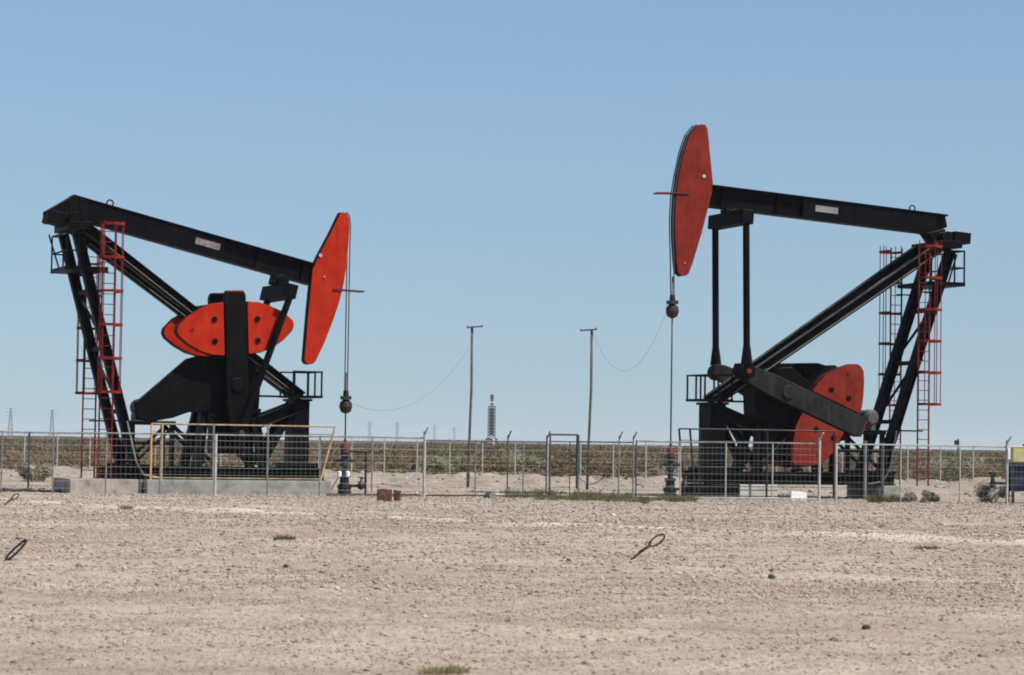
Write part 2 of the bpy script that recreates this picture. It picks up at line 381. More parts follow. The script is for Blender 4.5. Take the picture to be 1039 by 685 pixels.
# ------------------------------------------------------------------ plants
def leaf_cloud(n, rx, ry, rzz, size, lumps=7, seed=0, up=.4, spread=.36):
    """many small leaf quads in uneven clumps; returns verts (n,4,3), tone (n)"""
    g = np.random.default_rng(seed)
    lc = g.normal(0, spread, (lumps, 3)); lc[:, 2] = np.abs(g.uniform(.15, .9, lumps)); lr = g.uniform(.16, .5, lumps)
    k = g.integers(0, lumps, n)
    d = g.normal(0, 1, (n, 3)); d /= np.linalg.norm(d, axis=1)[:, None]
    p = lc[k] + d*(lr[k]*g.random(n)**.45)[:, None]
    p[:, 2] = np.abs(p[:, 2])
    p *= np.array([rx, ry, rzz])
    a = g.normal(0, 1, (n, 3)); a[:, 2] += up; a /= np.linalg.norm(a, axis=1)[:, None]
    b = np.cross(a, g.normal(0, 1, (n, 3))); b /= np.linalg.norm(b, axis=1)[:, None]
    s = size*g.uniform(.6, 1.4, n)[:, None]
    a = a*s; b = b*s*.45
    v = np.stack([p - a - b*.2, p + b, p + a, p - b], 1)
    lt = g.uniform(-.18, .18, lumps)
    tone = np.clip(.5 + lt[k] + g.normal(0, .14, n), 0, 1)
    return v, tone
def cloud_obj(name, v, tone, m, parent=None, loc=(0, 0, 0)):
    n = len(v); co = v.reshape(-1, 3); f = np.arange(4*n).reshape(n, 4)
    o = np_mesh(name, co, f, m, tone); o.location = loc
    if parent is not None: o.parent = parent
    return o
def bush(name, p, w, h, m, label, cat, seed, n=900, size=.05, group=None):
    root = empty(name, p); tag(root, label, cat, group)
    n = int(n*2); size *= 1.3
    v, t = leaf_cloud(n, w*.52, w*.5, h, size, 12, seed, .4, .46)
    cloud_obj('foliage', v, t, m, root)
    g = random.Random(seed); sb = MB()
    for k in range(9):
        a = g.uniform(0, 6.28); q = g.uniform(.3, .8)
        sb.path([(0, 0, -.03), (math.cos(a)*w*.2*q, math.sin(a)*w*.2*q, h*.35*q), (math.cos(a)*w*.42*q, math.sin(a)*w*.42*q, h*.8*q)], .012, 5)
    sb.build('stem', M['pole'], root)
    return root
def blades(n, w, d, h, seed, lean=.5):
    g = np.random.default_rng(seed)
    r = np.sqrt(g.random(n)); a = g.uniform(0, 6.283, n)
    base = np.stack([r*np.cos(a)*w/2, r*np.sin(a)*d/2, np.zeros(n)], 1)
    hh = h*g.uniform(.4, 1, n)*(1.1 - .5*r)
    dirn = np.stack([np.cos(a)*lean*g.uniform(.1, 1, n), np.sin(a)*lean*g.uniform(.1, 1, n), np.ones(n)], 1)
    tip = base + dirn*hh[:, None]
    s = np.stack([-np.sin(a + g.uniform(-1, 1, n)), np.cos(a), np.zeros(n)], 1)*.008
    mid = base*.5 + tip*.5 - np.stack([np.zeros(n), np.zeros(n), -hh*.08], 1)
    v = np.stack([base - s, base + s, mid + s*.8, tip], 1)
    return v, np.clip(g.normal(.5, .22, n), 0, 1)
def tuft(name, p, w, d, h, m, label, cat, seed, n=260, group=None, lean=.5):
    v, t = blades(n, w, d, h, seed, lean)
    o = cloud_obj(name, v, t, m, None, p); tag(o, label, cat, group); return o

# far scrub that reads as one mass
def scrub_field():
    vs, ts = [], []
    def field(n, y0, y1, per, tmpl_n, size, smin, smax, edge=False):
        T = [leaf_cloud(per, 1, 1, .85, size, 6, 100 + k, .6) for k in range(tmpl_n)]
        y = rng.uniform(y0**2, y1**2, n)**.5 if y0 > 200 else rng.uniform(y0, y1, n)
        x = rng.uniform(-1, 1, n)*(y*.203*1.18 + 6)
        keep = (y + 5*vnoise(x, y, .12, 31) + 3*vnoise(x, y, .4, 35) > 128) if edge else np.ones(n, bool)
        keep &= (vnoise(x, y, .05, 32) + vnoise(x, y, .2, 33)*.7 + rng.uniform(-1, 1, n)) > -.75
        x, y = x[keep], y[keep]
        sc = rng.uniform(smin, smax, len(x)); z = height(x, y); bt = vnoise(x, y, .035, 34)*.24 + rng.normal(-.01, .22, len(x))
        for k in range(tmpl_n):
            q = np.arange(len(x)) % tmpl_n == k
            m_ = q.sum(); a = rng.uniform(0, 6.283, m_); ca, sa = np.cos(a)[:, None, None], np.sin(a)[:, None, None]
            tv = T[k][0][None]
            xx = (tv[..., 0]*ca - tv[..., 1]*sa)*sc[q][:, None, None]*rng.uniform(.9, 1.3, m_)[:, None, None]
            yy = (tv[..., 0]*sa + tv[..., 1]*ca)*sc[q][:, None, None]
            zz = tv[..., 2]*(sc[q]*rng.uniform(.7, 1.2, m_))[:, None, None]
            vs.append(np.stack([xx + x[q][:, None, None], yy + y[q][:, None, None], zz + z[q][:, None, None]], 3).reshape(-1, 4, 3))
            ts.append(np.clip(T[k][1][None] + bt[q][:, None], 0, 1).reshape(-1))
    field(3600, 122, 230, 130, 6, .10, .35, .85, True)
    field(5500, 215, 420, 50, 5, .17, .4, .95)
    field(9000, 400, 1000, 22, 4, .28, .5, 1.1)
    field(9000, 900, 2600, 12, 3, .40, .7, 1.3)
    v = np.concatenate(vs); t = np.concatenate(ts)
    o = cloud_obj('scrub', v, t, M['scrub'])
    tag(o, 'low olive brown desert scrub covering the plain out to the horizon', 'scrub', kind='stuff')
scrub_field()

# ------------------------------------------------------------------ the pump jacks
YAW = R_(21.8)
def build_pump(name, label, px, D, rot, sc, P, red):
    o0 = at(px, 450, D)
    root = empty(name, (o0.x, D, 0), YAW + rot, sc)
    tag(root, label, 'pump jack', 'pump jacks')
    near = P['near']                    # which local side faces the road: -1 or +1
    K, KD = M['black'], M['black_dusty']
    # base skid
    m = MB()
    for sy in (-1, 1): m.ibeam((P['skid_rear'], sy*.95, .66), (4.35, sy*.95, .66), .40, .30, up=(0, 1, 0))
    for u in (P['skid_rear']+.2, -1.4, .1, 1.4, 2.7, 4.2): m.bb(u-.1, u+.1, -.795, .795, .50, .80)
    m.build('base_skid', KD, root)
    # front pedestal
    m = MB(); m.bb(3.45, 3.98, -.5, .5, .865, 3.05); m.bb(3.38, 4.05, -.58, .58, 3.053, 3.13)
    m.bb(3.25, 4.2, -.85, .85, .863, 1.02)
    if P['solid_front']: m.bb(3.32, 4.3, -1.25, 1.25, .05, .44)
    m.build('front_pedestal', K, root, bevel=.01)
    for sy in (-1, 1):
        MB().ibeam((1.2, sy*.42, 1.92), (3.8, sy*.42, 2.92), .38, .26).build('pedestal_brace', K, root)
        MB().ibeam((3.5, sy*.3, 2.9), (2.3, sy*.6, .9), .22, .2).build('pedestal_brace', K, root)
    # service deck with its railing above the pedestal
    dk = MB(); dk.bb(3.3, 4.35, -.75, .75, 3.16, 3.24); dk.bb(1.9, 3.297, -.75, -.3, 3.16, 3.22)
    dk = dk.build('service_deck', K, root)
    m = MB()
    for u in (3.34, 3.83, 4.31):
        for y in (-.71, .71): m.bar((u, y, 3.24), (u, y, 4.0), .05, .05)
    for y in (-.71, .71): m.bar((3.32, y, 4.02), (4.34, y, 4.02), .05, .05)
    m.bar((4.31, -.68, 4.02), (4.31, .68, 4.02), .05, .05); m.bar((4.31, 0, 3.24), (4.31, 0, 4.0), .05, .05)
    m.build('railing', K, dk)
    # samson post: two rear legs, two long front struts
    tu, tz = P['top']; bu = P['leg_foot']
    for sy in (-1, 1):
        ly = P['leg_y']; MB().ibeam((bu, sy*ly, .865), (tu-.05, sy*ly, tz-.25), .30, .30).build('samson_leg', K, root)
        MB().ibeam((3.75, sy*.36, 3.2), (tu+.25, sy*.8, tz-.1), .32, .28).build('samson_strut', K, root)
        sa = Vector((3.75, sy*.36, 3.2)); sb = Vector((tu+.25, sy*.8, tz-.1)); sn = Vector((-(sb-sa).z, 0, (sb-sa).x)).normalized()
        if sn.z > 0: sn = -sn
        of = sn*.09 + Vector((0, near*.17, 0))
        MB().tube(sa.lerp(sb, .06) + of, sa.lerp(sb, .93) + of, .017, n=6).build('flange_glint', M['glint_tan'], root)  # thin tan bar added for the sunlight caught on the strut's dusty flange
        m = MB(); m.bb(bu-.42, bu+.42, sy*ly-.32, sy*ly+.32, .863, .93); m.build('leg_foot_plate', KD, root)
    for z in (2.6, 4.6, 6.4):
        k = (z-.86)/(tz-.25-.86); u = bu + (tu-.05-bu)*k
        MB().bar((u, -ly+.1, z), (u, ly-.1, z), .14, .14, up=(0, 0, 1)).build('cross_brace', K, root)
    for z0, z1 in ((2.6, 4.6), (4.6, 6.4)):
        k0 = (z0-.86)/(tz-1.11); k1 = (z1-.86)/(tz-1.11)
        MB().bar((bu+(tu-bu)*k0, -ly+.1, z0+.1), (bu+(tu-bu)*k1, ly-.1, z1-.1), .07, .07).build('cross_brace', K, root)
    m = MB(); m.bb(tu-.32, tu+.45, -1.08, 1.08, tz-.22, tz+.02); m.bb(tu-.26, tu+.2, -.34, .34, tz+.022, tz+.3)
    m.build('saddle_plate', K, root, bevel=.01)
    # rear platform round the post top
    pz = tz - 1.52
    m = MB(); m.bb(tu-.40, tu+.95, -1.15, 1.15, pz, pz+.13); pf = m.build('rear_platform', K, root)
    m = MB()
    for y in (-1.12, 1.12):
        for u in (tu-.37, tu+.0): m.bar((u, y, pz+.09), (u, y, pz+1.17), .045, .045)
        for z in (pz+.62, pz+1.19): m.bar((tu-.39, y, z), (tu+.2, y, z), .045, .045)
    for y in (0,): m.bar((tu-.37, y, pz+.09), (tu-.72, y, pz+1.17), .045, .045)
    for z in (pz+.62, pz+1.19): m.bar((tu-.37, -1.09, z), (tu-.37, 1.09, z), .045, .045)
    m.build('railing', K, pf)
    # caged ladders either side
    lu = P['ladder']; zt = P['ladder_top']
    for sy in (-1, 1):
        m = MB(); y = sy*P['lad_y']
        for s in (-.21, .21): m.bar((lu+s, y, .45), (lu+s, y, zt), .05, .03, up=(0, 1, 0))
        z = .7
        while z < zt - .1:
            m.tube((lu-.185, y, z), (lu+.185, y, z), .014, n=6); z += .33
        ld = m.build('ladder', M['ladder_red'], root)
        for s, yy in ((-.34, .28), (-.3, .62), (0, .74), (.3, .62), (.34, .28)):
            MB().bar((lu+s, y+sy*yy, 3.2), (lu+s, y+sy*yy, zt+.1), .028, .012, up=(0, 1, 0)).build('cage_bar', M['ladder_red'], ld)
        z = 3.2
        while z < zt + .12:
            pts = [(lu-.24, y+sy*.02, z), (lu-.36, y+sy*.28, z), (lu-.32, y+sy*.64, z), (lu, y+sy*.765, z), (lu+.32, y+sy*.64, z), (lu+.36, y+sy*.28, z), (lu+.24, y+sy*.02, z)]
            m = MB()
            for a, b in zip(pts[:-1], pts[1:]): m.bar(a, b, .02, .085, up=(0, 0, 1))
            m.build('cage_hoop', M['hoop_red'], ld); z += 1.06
        for z in (2.3, 4.7, 7.0):
            k = (z-.86)/(tz-1.11); u = bu + (tu-bu)*k
            MB().bar((u, sy*(P['leg_y']+.13), z), (lu, y-sy*.02, z), .04, .05, up=(0, 0, 1)).build('ladder_bracket', K, ld)
    # walking beam
    (bx, bz), ang, BL = P['beam'], P['beam_ang'], P['beam_len']
    e = Vector((math.cos(ang), 0, math.sin(ang))); n = Vector((-math.sin(ang), 0, math.cos(ang)))
    o = Vector((bx, 0, bz)); dep = .74
    def B(s, t, y=0): return o + e*s + n*t + Vector((0, y, 0))       # s along, t up from the top flange
    m = MB()
    def strip(poly, y0, y1): m.prism([(B(s, t).x, B(s, t).z) for s, t in poly], y0, y1)
    strip([(0, 0), (BL, 0), (BL, -.05), (-.05, -.05)], -.24, .24)
    strip([(.32, -dep+.05), (BL, -dep+.05), (BL, -dep), (.32, -dep)], -.24, .24)
    strip([(-.02, -.052), (BL, -.052), (BL, -dep+.052), (.34, -dep+.052), (-.12, -.4)], -.05, .05)
    for s in (.4, 1.9, 3.4, 4.9, 6.4, BL-.35):
        strip([(s-.015, -.054), (s+.015, -.054), (s+.015, -dep+.054), (s-.015, -dep+.054)], -.19, -.053)
        strip([(s-.015, -.054), (s+.015, -.054), (s+.015, -dep+.054), (s-.015, -dep+.054)], .053, .19)
    strip([(.42, -.056), (BL*.62, -.056), (BL*.62, -dep+.056), (.42, -dep+.056)], -.20, -.185)
    strip([(.42, -.056), (BL*.62, -.056), (BL*.62, -dep+.056), (.42, -dep+.056)], .185, .20)
    wb = m.build('walking_beam', K, root)
    s0 = P['plate_s']; m = MB()
    yy = near*.203
    m.prism([(B(s, t).x, B(s, t).z) for s, t in ((s0+.02, -.25), (s0+.86, -.25), (s0+.86, -.46), (s0+.02, -.46))], yy, yy + near*.02)
    m.build('name_plate', M[P['plate_mat']], wb)
    for s in (1.25,):
        m = MB()
        pts = [B(s-.1, .0), B(s-.1, .12), B(s-.05, .18), B(s+.05, .18), B(s+.1, .12), B(s+.1, 0)]
        m.path(pts, .026); m.build('lifting_eye', K, wb)
    # tail bearing under the rear end
    m = MB(); tb = Vector(P['tail'])
    m.box((tb.x, 0, tb.y), (.62, .9, .38), Matrix.Rotation(-ang, 3, 'Y'))
    m.lathe([(.2, -.62), (.2, .62)], (tu-.02, 0, tz+.18), 'y')
    m.prism([(tu-.25, tz+.03), (tu+.35, tz+.03), (B(.75, -dep+.01).x, B(.75, -dep+.01).z), (B(.1, -dep*.7).x, B(.1, -dep*.7).z)], -.3, .3)
    if P['hood']:
        for y0, y1 in ((-.43, -.36), (.36, .43)):
            m.prism([(B(.02, -.02).x, B(.02, -.02).z), (tb.x-.31, tb.y+.22), (tb.x-.30, tb.y-.16), (tb.x+.3, tb.y-.2), (B(.5, -dep+.06).x, B(.5, -dep+.06).z), (B(.45, -.02).x, B(.45, -.02).z)], y0, y1)
        m.prism([(B(.02, 0).x, B(.02, 0).z), (tb.x-.31, tb.y+.225), (tb.x-.25, tb.y+.16), (B(.08, -.06).x, B(.08, -.06).z)], -.36, .36)
    m.build('centre_bearing', KD, root, bevel=.012)
    # horse head
    m = MB(); m.prism(P['head'], -.18, .18, side_mat=1)
    hd = m.build('horse_head', [red, M['black_dusty']], root, bevel=.02)
    m = MB(); hc = Vector(P['head_guard'])
    for y in (-.2, .2): m.bar((hc.x-.35, y, hc.y+.02), (hc.x+.72, y, hc.y-.02), .045, .045)
    m.bar((hc.x+.72, -.22, hc.y-.02), (hc.x+.72, .22, hc.y-.02), .045, .045)
    m.build('rope_guard', M['dark_red'], hd)
    bl = P['bolt']
    for q in (-1, 1):
        m = MB(); m.lathe([(.06, 0), (.06, .03)], (bl[0], q*.182 if q > 0 else -.212, bl[1]), 'y', 10); m.build('head_bolt', M['galv_pale'], hd)
        m = MB(); m.lathe([(.035, 0), (.035, .03)], (bl[2], q*.182 if q > 0 else -.212, bl[3]), 'y', 10); m.build('head_bolt', M['galv'], hd)
    # bridle ropes, carrier bar, polished rod
    ru, cz = P['rod_u'], P['carrier_z']
    arc = [(ru, cz+.30)] + P['arc']
    for y in (-.14, .14):
        MB().path([(a, y, b) for a, b in arc], .021, 6).build('bridle_rope', M['cable'], root)
    m = MB(); m.lathe([(.06, -.42), (.17, -.36), (.22, -.2), (.20, -.06), (.12, .02), (.10, .04)], (ru, 0, cz), n=14)
    m.bb(ru-.13, ru+.13, -.2, .2, cz+.041, cz+.16); m.lathe([(.09, .163), (.10, .2), (.09, .33), (.05, .36)], (ru, 0, cz), n=12)
    m.build('carrier_bar', M['carrier'], root)
    m = MB(); m.tube((ru, 0, 1.55), (ru, 0, cz+.95), .027)
    m.build('polished_rod', M['galv_dark'], root, smooth=True)
    # equaliser under the beam and the pitman arms
    eu, ez = P['eq']; wu, wz = P['wrist']
    m = MB(); m.box((eu, 0, ez), (.42, 2.75, .46), Matrix.Rotation(-ang, 3, 'Y'))
    tp = B(B(0, 0).x*0 + (eu - bx)/math.cos(ang), -dep)
    m.box((eu, 0, (ez + tp.z)/2 + .1), (.55, .5, max(.1, tp.z - ez - .23)), Matrix.Rotation(-ang, 3, 'Y'))
    m.lathe([(.15, -.4), (.15, .4)], (eu, 0, tp.z - .14), 'y', 12)
    m.build('equalizer', KD, root, bevel=.02)
    for sy in (-1, 1):
        a = Vector((eu, sy*1.22, ez-.2)); b = Vector((wu, sy*1.22, wz)); d = (a-b).normalized()
        m = MB(); m.tube(b + d*.85, a, .115, n=12); m.tube(b + d*.25, b + d*.85, .2, .12, n=12)
        m.lathe([(.27, -.11), (.27, .11)], (wu, sy*1.22, wz), 'y', 16)
        pt = m.build('pitman_arm', K, root)
        MB().lathe([(.085, -.05), (.085, .05)], (wu, sy*1.38, wz), 'y', 10).build('wrist_pin', M['rust'] if not P['red_pin'] else red, pt)
    # cranks with their counterweights
    su, sz = P['shaft']
    s_ax = Vector((su - wu, 0, sz - wz)).normalized(); t_ax = Vector((-s_ax.z, 0, s_ax.x))
    Rw = math.hypot(su - wu, sz - wz)
    def C(s, t): q = Vector((su, 0, sz)) + s_ax*s + t_ax*t; return (q.x, q.z)
    for sy in (-1, 1):
        m = MB()
        m.prism([C(*q) for q in ((-Rw-.30, -.16), (-Rw-.30, .16), (-Rw, .27), (-.5, .36), (2.9, .35), (3.02, .30), (3.02, -.30), (2.9, -.35), (-.5, -.36), (-Rw, -.27))], sy*.72, sy*1.05)
        m.lathe([(.22, -.04), (.22, .04)], (su, sy*1.07, sz), 'y', 20)
        ck = m.build('crank', M[P['crank_mat']], root, bevel=.02)
        m = MB(); m.prism([C(*q) for q in ((3.023, -.28), (3.023, .28), (3.06, .28), (3.06, -.28))], sy*.74, sy*1.03); m.build('crank_end_plate', red, ck)
        for st in (-1, 1):
            out = P['cw'][0 if st > 0 else 1]
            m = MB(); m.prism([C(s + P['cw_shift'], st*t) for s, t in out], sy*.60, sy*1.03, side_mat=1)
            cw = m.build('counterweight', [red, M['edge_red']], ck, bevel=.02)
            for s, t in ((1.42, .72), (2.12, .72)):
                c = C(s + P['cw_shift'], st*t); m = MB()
                m.lathe([(.10, 0), (.10, .012), (.06, .012), (.05, .03)], (c[0], sy*1.033 if sy > 0 else -1.063, c[1]), 'y', 7); m.build('dark_hole_disc', K, cw)  # dark raised disc in place of the shaded inside of a hole
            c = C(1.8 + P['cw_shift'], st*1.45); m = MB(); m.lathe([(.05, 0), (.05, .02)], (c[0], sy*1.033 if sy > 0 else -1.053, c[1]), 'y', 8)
            m.build('dark_hole_disc', M['steel_dark'], cw)  # smaller dark disc, the shade of a bolt hole as colour
            for s in (1.0, 2.55):
                c0, c1 = C(s + P['cw_shift'], st*.43), C(s + P['cw_shift'], st*.62)
                MB().bar((c0[0], sy*.82, c0[1]), (c1[0], sy*.82, c1[1]), .13, .3).build('clamp_lug', M['black_dusty'], cw)
    # gear reducer on its stand
    m = MB(); gu, gz_ = su - .1, sz
    m.prism([(gu-.95, gz_-.75), (gu+1.0, gz_-.75), (gu+1.05, gz_+.2), (gu+.75, gz_+.78), (gu-.3, gz_+.86), (gu-.95, gz_+.35)], -.5, .5)
    m.lathe([(.3, -.62), (.3, .62)], (su, 0, sz), 'y', 16); m.build('gear_reducer', K, root, bevel=.03)
    m = MB()
    for sy in (-1, 1):
        m.ibeam((gu-.8, sy*.4, gz_-.76), (gu-1.15, sy*.8, .87), .3, .26); m.ibeam((gu+.8, sy*.4, gz_-.76), (gu+1.1, sy*.8, .87), .3, .26)
        m.bar((gu-.7, sy*.5, gz_-1.0), (gu+1.0, sy*.78, 1.0), .12, .12)
    m.bb(gu-1.0, gu+1.05, -.56, .56, gz_-.9, gz_-.753); m.bb(gu-.45, gu+.5, -.45, .45, 1.3, gz_-.903)
    m.build('reducer_stand', K, root)
    # belt guard on local -y, motor on its frame
    m = MB(); m.prism(P['guard'], -.56, -.30); m.build('belt_guard', M['black_dusty'], root, bevel=.03)
    mu, mz = P['motor']
    m = MB(); m.lathe([(.16, -.42), (.23, -.38), (.26, -.3), (.26, .34), (.28, .36), (.28, .56), (.22, .62)], (mu, .25, mz), 'y', 18); m.bb(mu-.3, mu+.3, -.1, .55, mz-.42, mz-.2)
    mo = m.build('motor', M['galv_dark'], root)
    m = MB(); m.lathe([(.20, 0), (.18, .04), (.10, .05)], (mu, .872, mz), 'y', 18); m.build('fan_cover', M['galv_dark'], mo)
    m = MB(); m.bb(mu-.6, mu+.9, -.6, .75, mz-.56, mz-.43)
    for u in (mu-.5, mu+.8):
        for y in (-.5, .65): m.bar((u, y, .865), (u, y, mz-.56), .14, .14)
    for y in (-.5, .65):
        m.bar((mu-.45, y, .95), (mu+.75, y, mz-.7), .09, .09); m.bar((mu+.85, y, mz-.6), (gu-.5, y*.8, 1.0), .12, .12)
        m.bar((mu-.5, y, 1.6), (mu+.8, y, 1.6), .1, .1)
    m.build('motor_stand', K, root)
    # conduit up one leg
    m = MB(); yc = near*1.3
    m.path([(bu+.75, yc, .5), (bu+.2, yc, .6), (bu-.05, yc, 1.0), (bu-.35, yc*.92, 2.3)], .03); m.build('conduit', M['galv' if near < 0 else 'galv_dark'], root)
    return root

HL = [(5.05, 9.38), (5.25, 9.36), (5.34, 9.2), (5.37, 8.9), (5.34, 8.28), (5.29, 7.6), (5.18, 6.89), (5.03, 6.3), (4.84, 5.73), (4.58, 5.05), (4.28, 4.41), (4.18, 4.30), (4.04, 4.27), (3.92, 4.31), (3.87, 4.42), (3.98, 6.03), (4.10, 7.47), (4.40, 8.08), (4.70, 8.65)]
HR = [(4.31, 12.33), (4.15, 12.32), (4.09, 12.22), (4.06, 12.05), (3.86, 10.39), (3.89, 10.09), (4.23, 8.77), (4.57, 7.68), (4.70, 7.36), (4.80, 7.29), (4.95, 7.27), (5.10, 7.38), (5.16, 7.8), (5.22, 8.6), (5.23, 9.2), (5.20, 9.86), (5.10, 10.6), (4.94, 11.34), (4.73, 11.95), (4.45, 12.29)]
def dirpt(p, ang, r): return (p[0] + math.cos(ang)*r, p[1] + math.sin(ang)*r)
CW_L = ([(.95, .40), (.98, .80), (1.10, 1.20), (1.34, 1.60), (1.60, 1.90), (1.76, 1.97), (1.92, 1.93), (2.22, 1.62), (2.50, 1.14), (2.64, .78), (2.68, .40)],
        [(.98, .40), (1.02, .80), (1.16, 1.20), (1.42, 1.60), (1.72, 1.90), (1.90, 1.97), (2.06, 1.93), (2.34, 1.62), (2.56, 1.14), (2.67, .78), (2.70, .40)])
CW_R = ([(.74, .40), (.70, .95), (.84, 1.55), (1.02, 2.02), (1.12, 2.10), (1.40, 2.08), (1.78, 1.88), (2.12, 1.58), (2.30, 1.2), (2.42, .40)],
        [(.80, .40), (.88, .72), (1.05, 1.08), (1.42, 1.50), (1.80, 1.82), (1.98, 1.90), (2.14, 1.88), (2.28, 1.78), (2.44, 1.48), (2.60, 1.02), (2.70, .66), (2.72, .40)])
PL = dict(cw=CW_L, near=-1, lad_y=1.16, leg_y=.95, hood=True, crank_mat='black_dusty', skid_rear=-2.75, top=(-3.95, 8.55), leg_foot=-1.95, ladder=-2.98, ladder_top=8.5, beam=(-3.95, 9.5), beam_ang=R_(-12.95), beam_len=8.35,
          tail=(-4.48, 8.72), head=HL, head_guard=(5.18, 6.78), bolt=(4.36, 7.9, 4.5, 7.2), rod_u=5.40, carrier_z=3.1,
          arc=[(5.40, 8.3), (5.41, 8.9), (5.37, 9.24), (5.26, 9.40)], eq=(3.0, 6.62), wrist=(1.42, 1.98), shaft=(1.35, 3.53), cw_shift=0.0,
          guard=[(-1.88, 2.88), (-1.82, 2.42), (-1.4, 2.28), (-.66, 2.42), (-.11, 2.62), (.5, 2.6), (1.9, 2.6), (1.9, 4.3), (1.26, 4.40), (.15, 4.45), (-.21, 4.34)],
          motor=(-1.45, 2.75), plate_s=4.2, plate_mat='plate', solid_front=False, red_pin=False)
PR = dict(cw=CW_R, near=1, lad_y=.98, leg_y=.74, hood=False, crank_mat='crank_grey', skid_rear=-2.55, top=(-4.70, 8.75), leg_foot=-2.15, ladder=-3.62, ladder_top=8.62, beam=(-4.92, 9.74), beam_ang=R_(3.9), beam_len=8.8,
          tail=(-5.40, 8.95), head=HR, head_guard=(5.10, 10.0), bolt=(4.2, 10.6, 4.85, 7.7), rod_u=5.20, carrier_z=6.3,
          arc=[(5.23, 7.8), (5.27, 8.6), (5.28, 9.2), (5.25, 9.88), (5.14, 10.6), (4.98, 11.35), (4.77, 11.97), (4.47, 12.32)], eq=(3.13, 9.22), wrist=(3.05, 4.16), shaft=(1.45, 3.50), cw_shift=0.0,
          guard=[(-1.88, 2.88), (-1.82, 2.42), (-1.4, 2.28), (-.66, 2.42), (-.11, 2.62), (1.9, 2.6), (1.9, 4.3), (1.26, 4.50), (-.3, 4.55), (-.75, 4.44)],
          motor=(-1.75, 2.72), plate_s=4.15, plate_mat='plate_w', solid_front=True, red_pin=True)
pumpL = build_pump('pump_jack', 'black and red pump jack with lowered head and its red counterweights raised to the top', 190, 82, R_(.7), 1.0, PL, M['red'])
pumpR = build_pump('pump_jack', 'black and red pump jack with its red head raised high and counterweights swung low', 825, 89, math.pi - R_(2), 1.05, PR, M['red_faded'])
bpy.context.view_layer.update()
def PW(p, x, y, z=0): return p.matrix_world @ Vector((x, y, z))
class Fr:                                    # unproject a pixel onto a pump's own vertical plane
    @staticmethod
    def u(p, px, py, yl):
        d = Vector(ray(px, py)); mi = p.matrix_world.inverted(); a = mi @ Vector((0, 0, H)); b = (mi @ (Vector((0, 0, H)) + d)) - a
        k = (yl - a.y)/b.y; q = a + b*k; return q.x, q.z

# ------------------------------------------------------------------ concrete plinths
def plinth(pump, x0, x1, y0, y1, h, m, label, sunk=.15):
    c = PW(pump, (x0+x1)/2, (y0+y1)/2, 0); e = MB(); e.bb(-(x1-x0)/2, (x1-x0)/2, -(y1-y0)/2, (y1-y0)/2, -sunk, h)
    o = e.build('concrete_plinth', m, None, bevel=.02, loc=(c.x, c.y, 0)); o.rotation_euler = (0, 0, pump.rotation_euler.z)
    tag(o, label, 'plinth', 'concrete plinths under the pump jacks'); return o
ua = Fr.u(pumpL, 71, 492, -1.3)[0]; ub = Fr.u(pumpL, 145, 492, -1.3)[0]; uc = Fr.u(pumpL, 336, 492, -1.75)[0]
plinth(pumpL, ua, ub-.02, -1.3, 1.2, .452, M['concrete'], 'sunlit tan concrete plinth under the rear legs of the left pump jack')
plinth(pumpL, ub+.02, uc, -1.75, 1.2, .455, M['concrete_grey'], 'long grey concrete plinth under the front of the left pump jack')
ua = Fr.u(pumpR, 738, 495, 1.25)[0]; ub = Fr.u(pumpR, 791, 495, 1.25)[0]
plinth(pumpR, ub, min(ua, 3.27), -1.25, 1.25, .45*1.05, M['concrete_pale'], 'pale concrete plinth under the middle of the right pump jack')
ua = Fr.u(pumpR, 893, 497, 1.25)[0]; ub = Fr.u(pumpR, 915, 497, 1.25)[0]
plinth(pumpR, ub, ua, -1.25, 1.25, .45*1.05, M['concrete_grey'], 'small grey concrete plinth under the rear legs of the right pump jack')

# ------------------------------------------------------------------ guard rails round the pumps
def guard_rail(pump, u0, u1, yl, z0, z1, m_post, m_rail, m_mesh, label, slant0, slant1, posts, bars):
    c = PW(pump, 0, 0, 0); root = empty('guard_railing', (c.x, c.y, 0), pump.rotation_euler.z, pump.scale[0])
    tag(root, label, 'railing', 'guard railings round the pump jacks')
    MB().tube((u0+slant0, yl, z1), (u1+slant1, yl, z1), .027, n=8).build('top_rail', m_rail, root)
    MB().tube((u0, yl, z0+.06), (u1, yl, z0+.06), .022, n=8).build('bottom_rail', m_rail, root)
    for k, (u, s, mm) in enumerate(posts):
        MB().tube((u, yl, z0), (u+s, yl, z1), .036, n=8).build('post', mm, root)
    if bars:
        for k in range(1, bars):
            t = k/bars; z = z0 + (z1-z0)*t; MB().tube((u0+slant0*t, yl, z), (u1+slant1*t, yl, z), .010, n=5).build('rail_wire', m_mesh, root)
    return root
g0 = Fr.u(pumpL, 153, 470, -1.62)[0]; g1 = Fr.u(pumpL, 325, 487, -1.62)[0]; g2 = Fr.u(pumpL, 340, 434, -1.62)
gm = Fr.u(pumpL, 164, 470, -1.62)[0]
guard_rail(pumpL, g0, g1, -1.62, .455, 2.22, M['yellow'], M['yellow_rail'], M['steel_dark'], 'orange yellow guard railing in front of the left pump jack', 0, g2[0]-g1,
           [(g0, 0, M['yellow']), (gm, 0, M['yellow_old']), (g0+(g1-g0)*.36, 0, M['galv']), (g0+(g1-g0)*.68, 0, M['galv']), (g1, g2[0]-g1, M['yellow_old'])], 7)
r0 = Fr.u(pumpR, 695, 480, 1.62)[0]; r0t = Fr.u(pumpR, 689, 435, 1.62); r1 = Fr.u(pumpR, 846, 480, 1.62)[0]; r1t = Fr.u(pumpR, 710, 470, 1.62)[0]
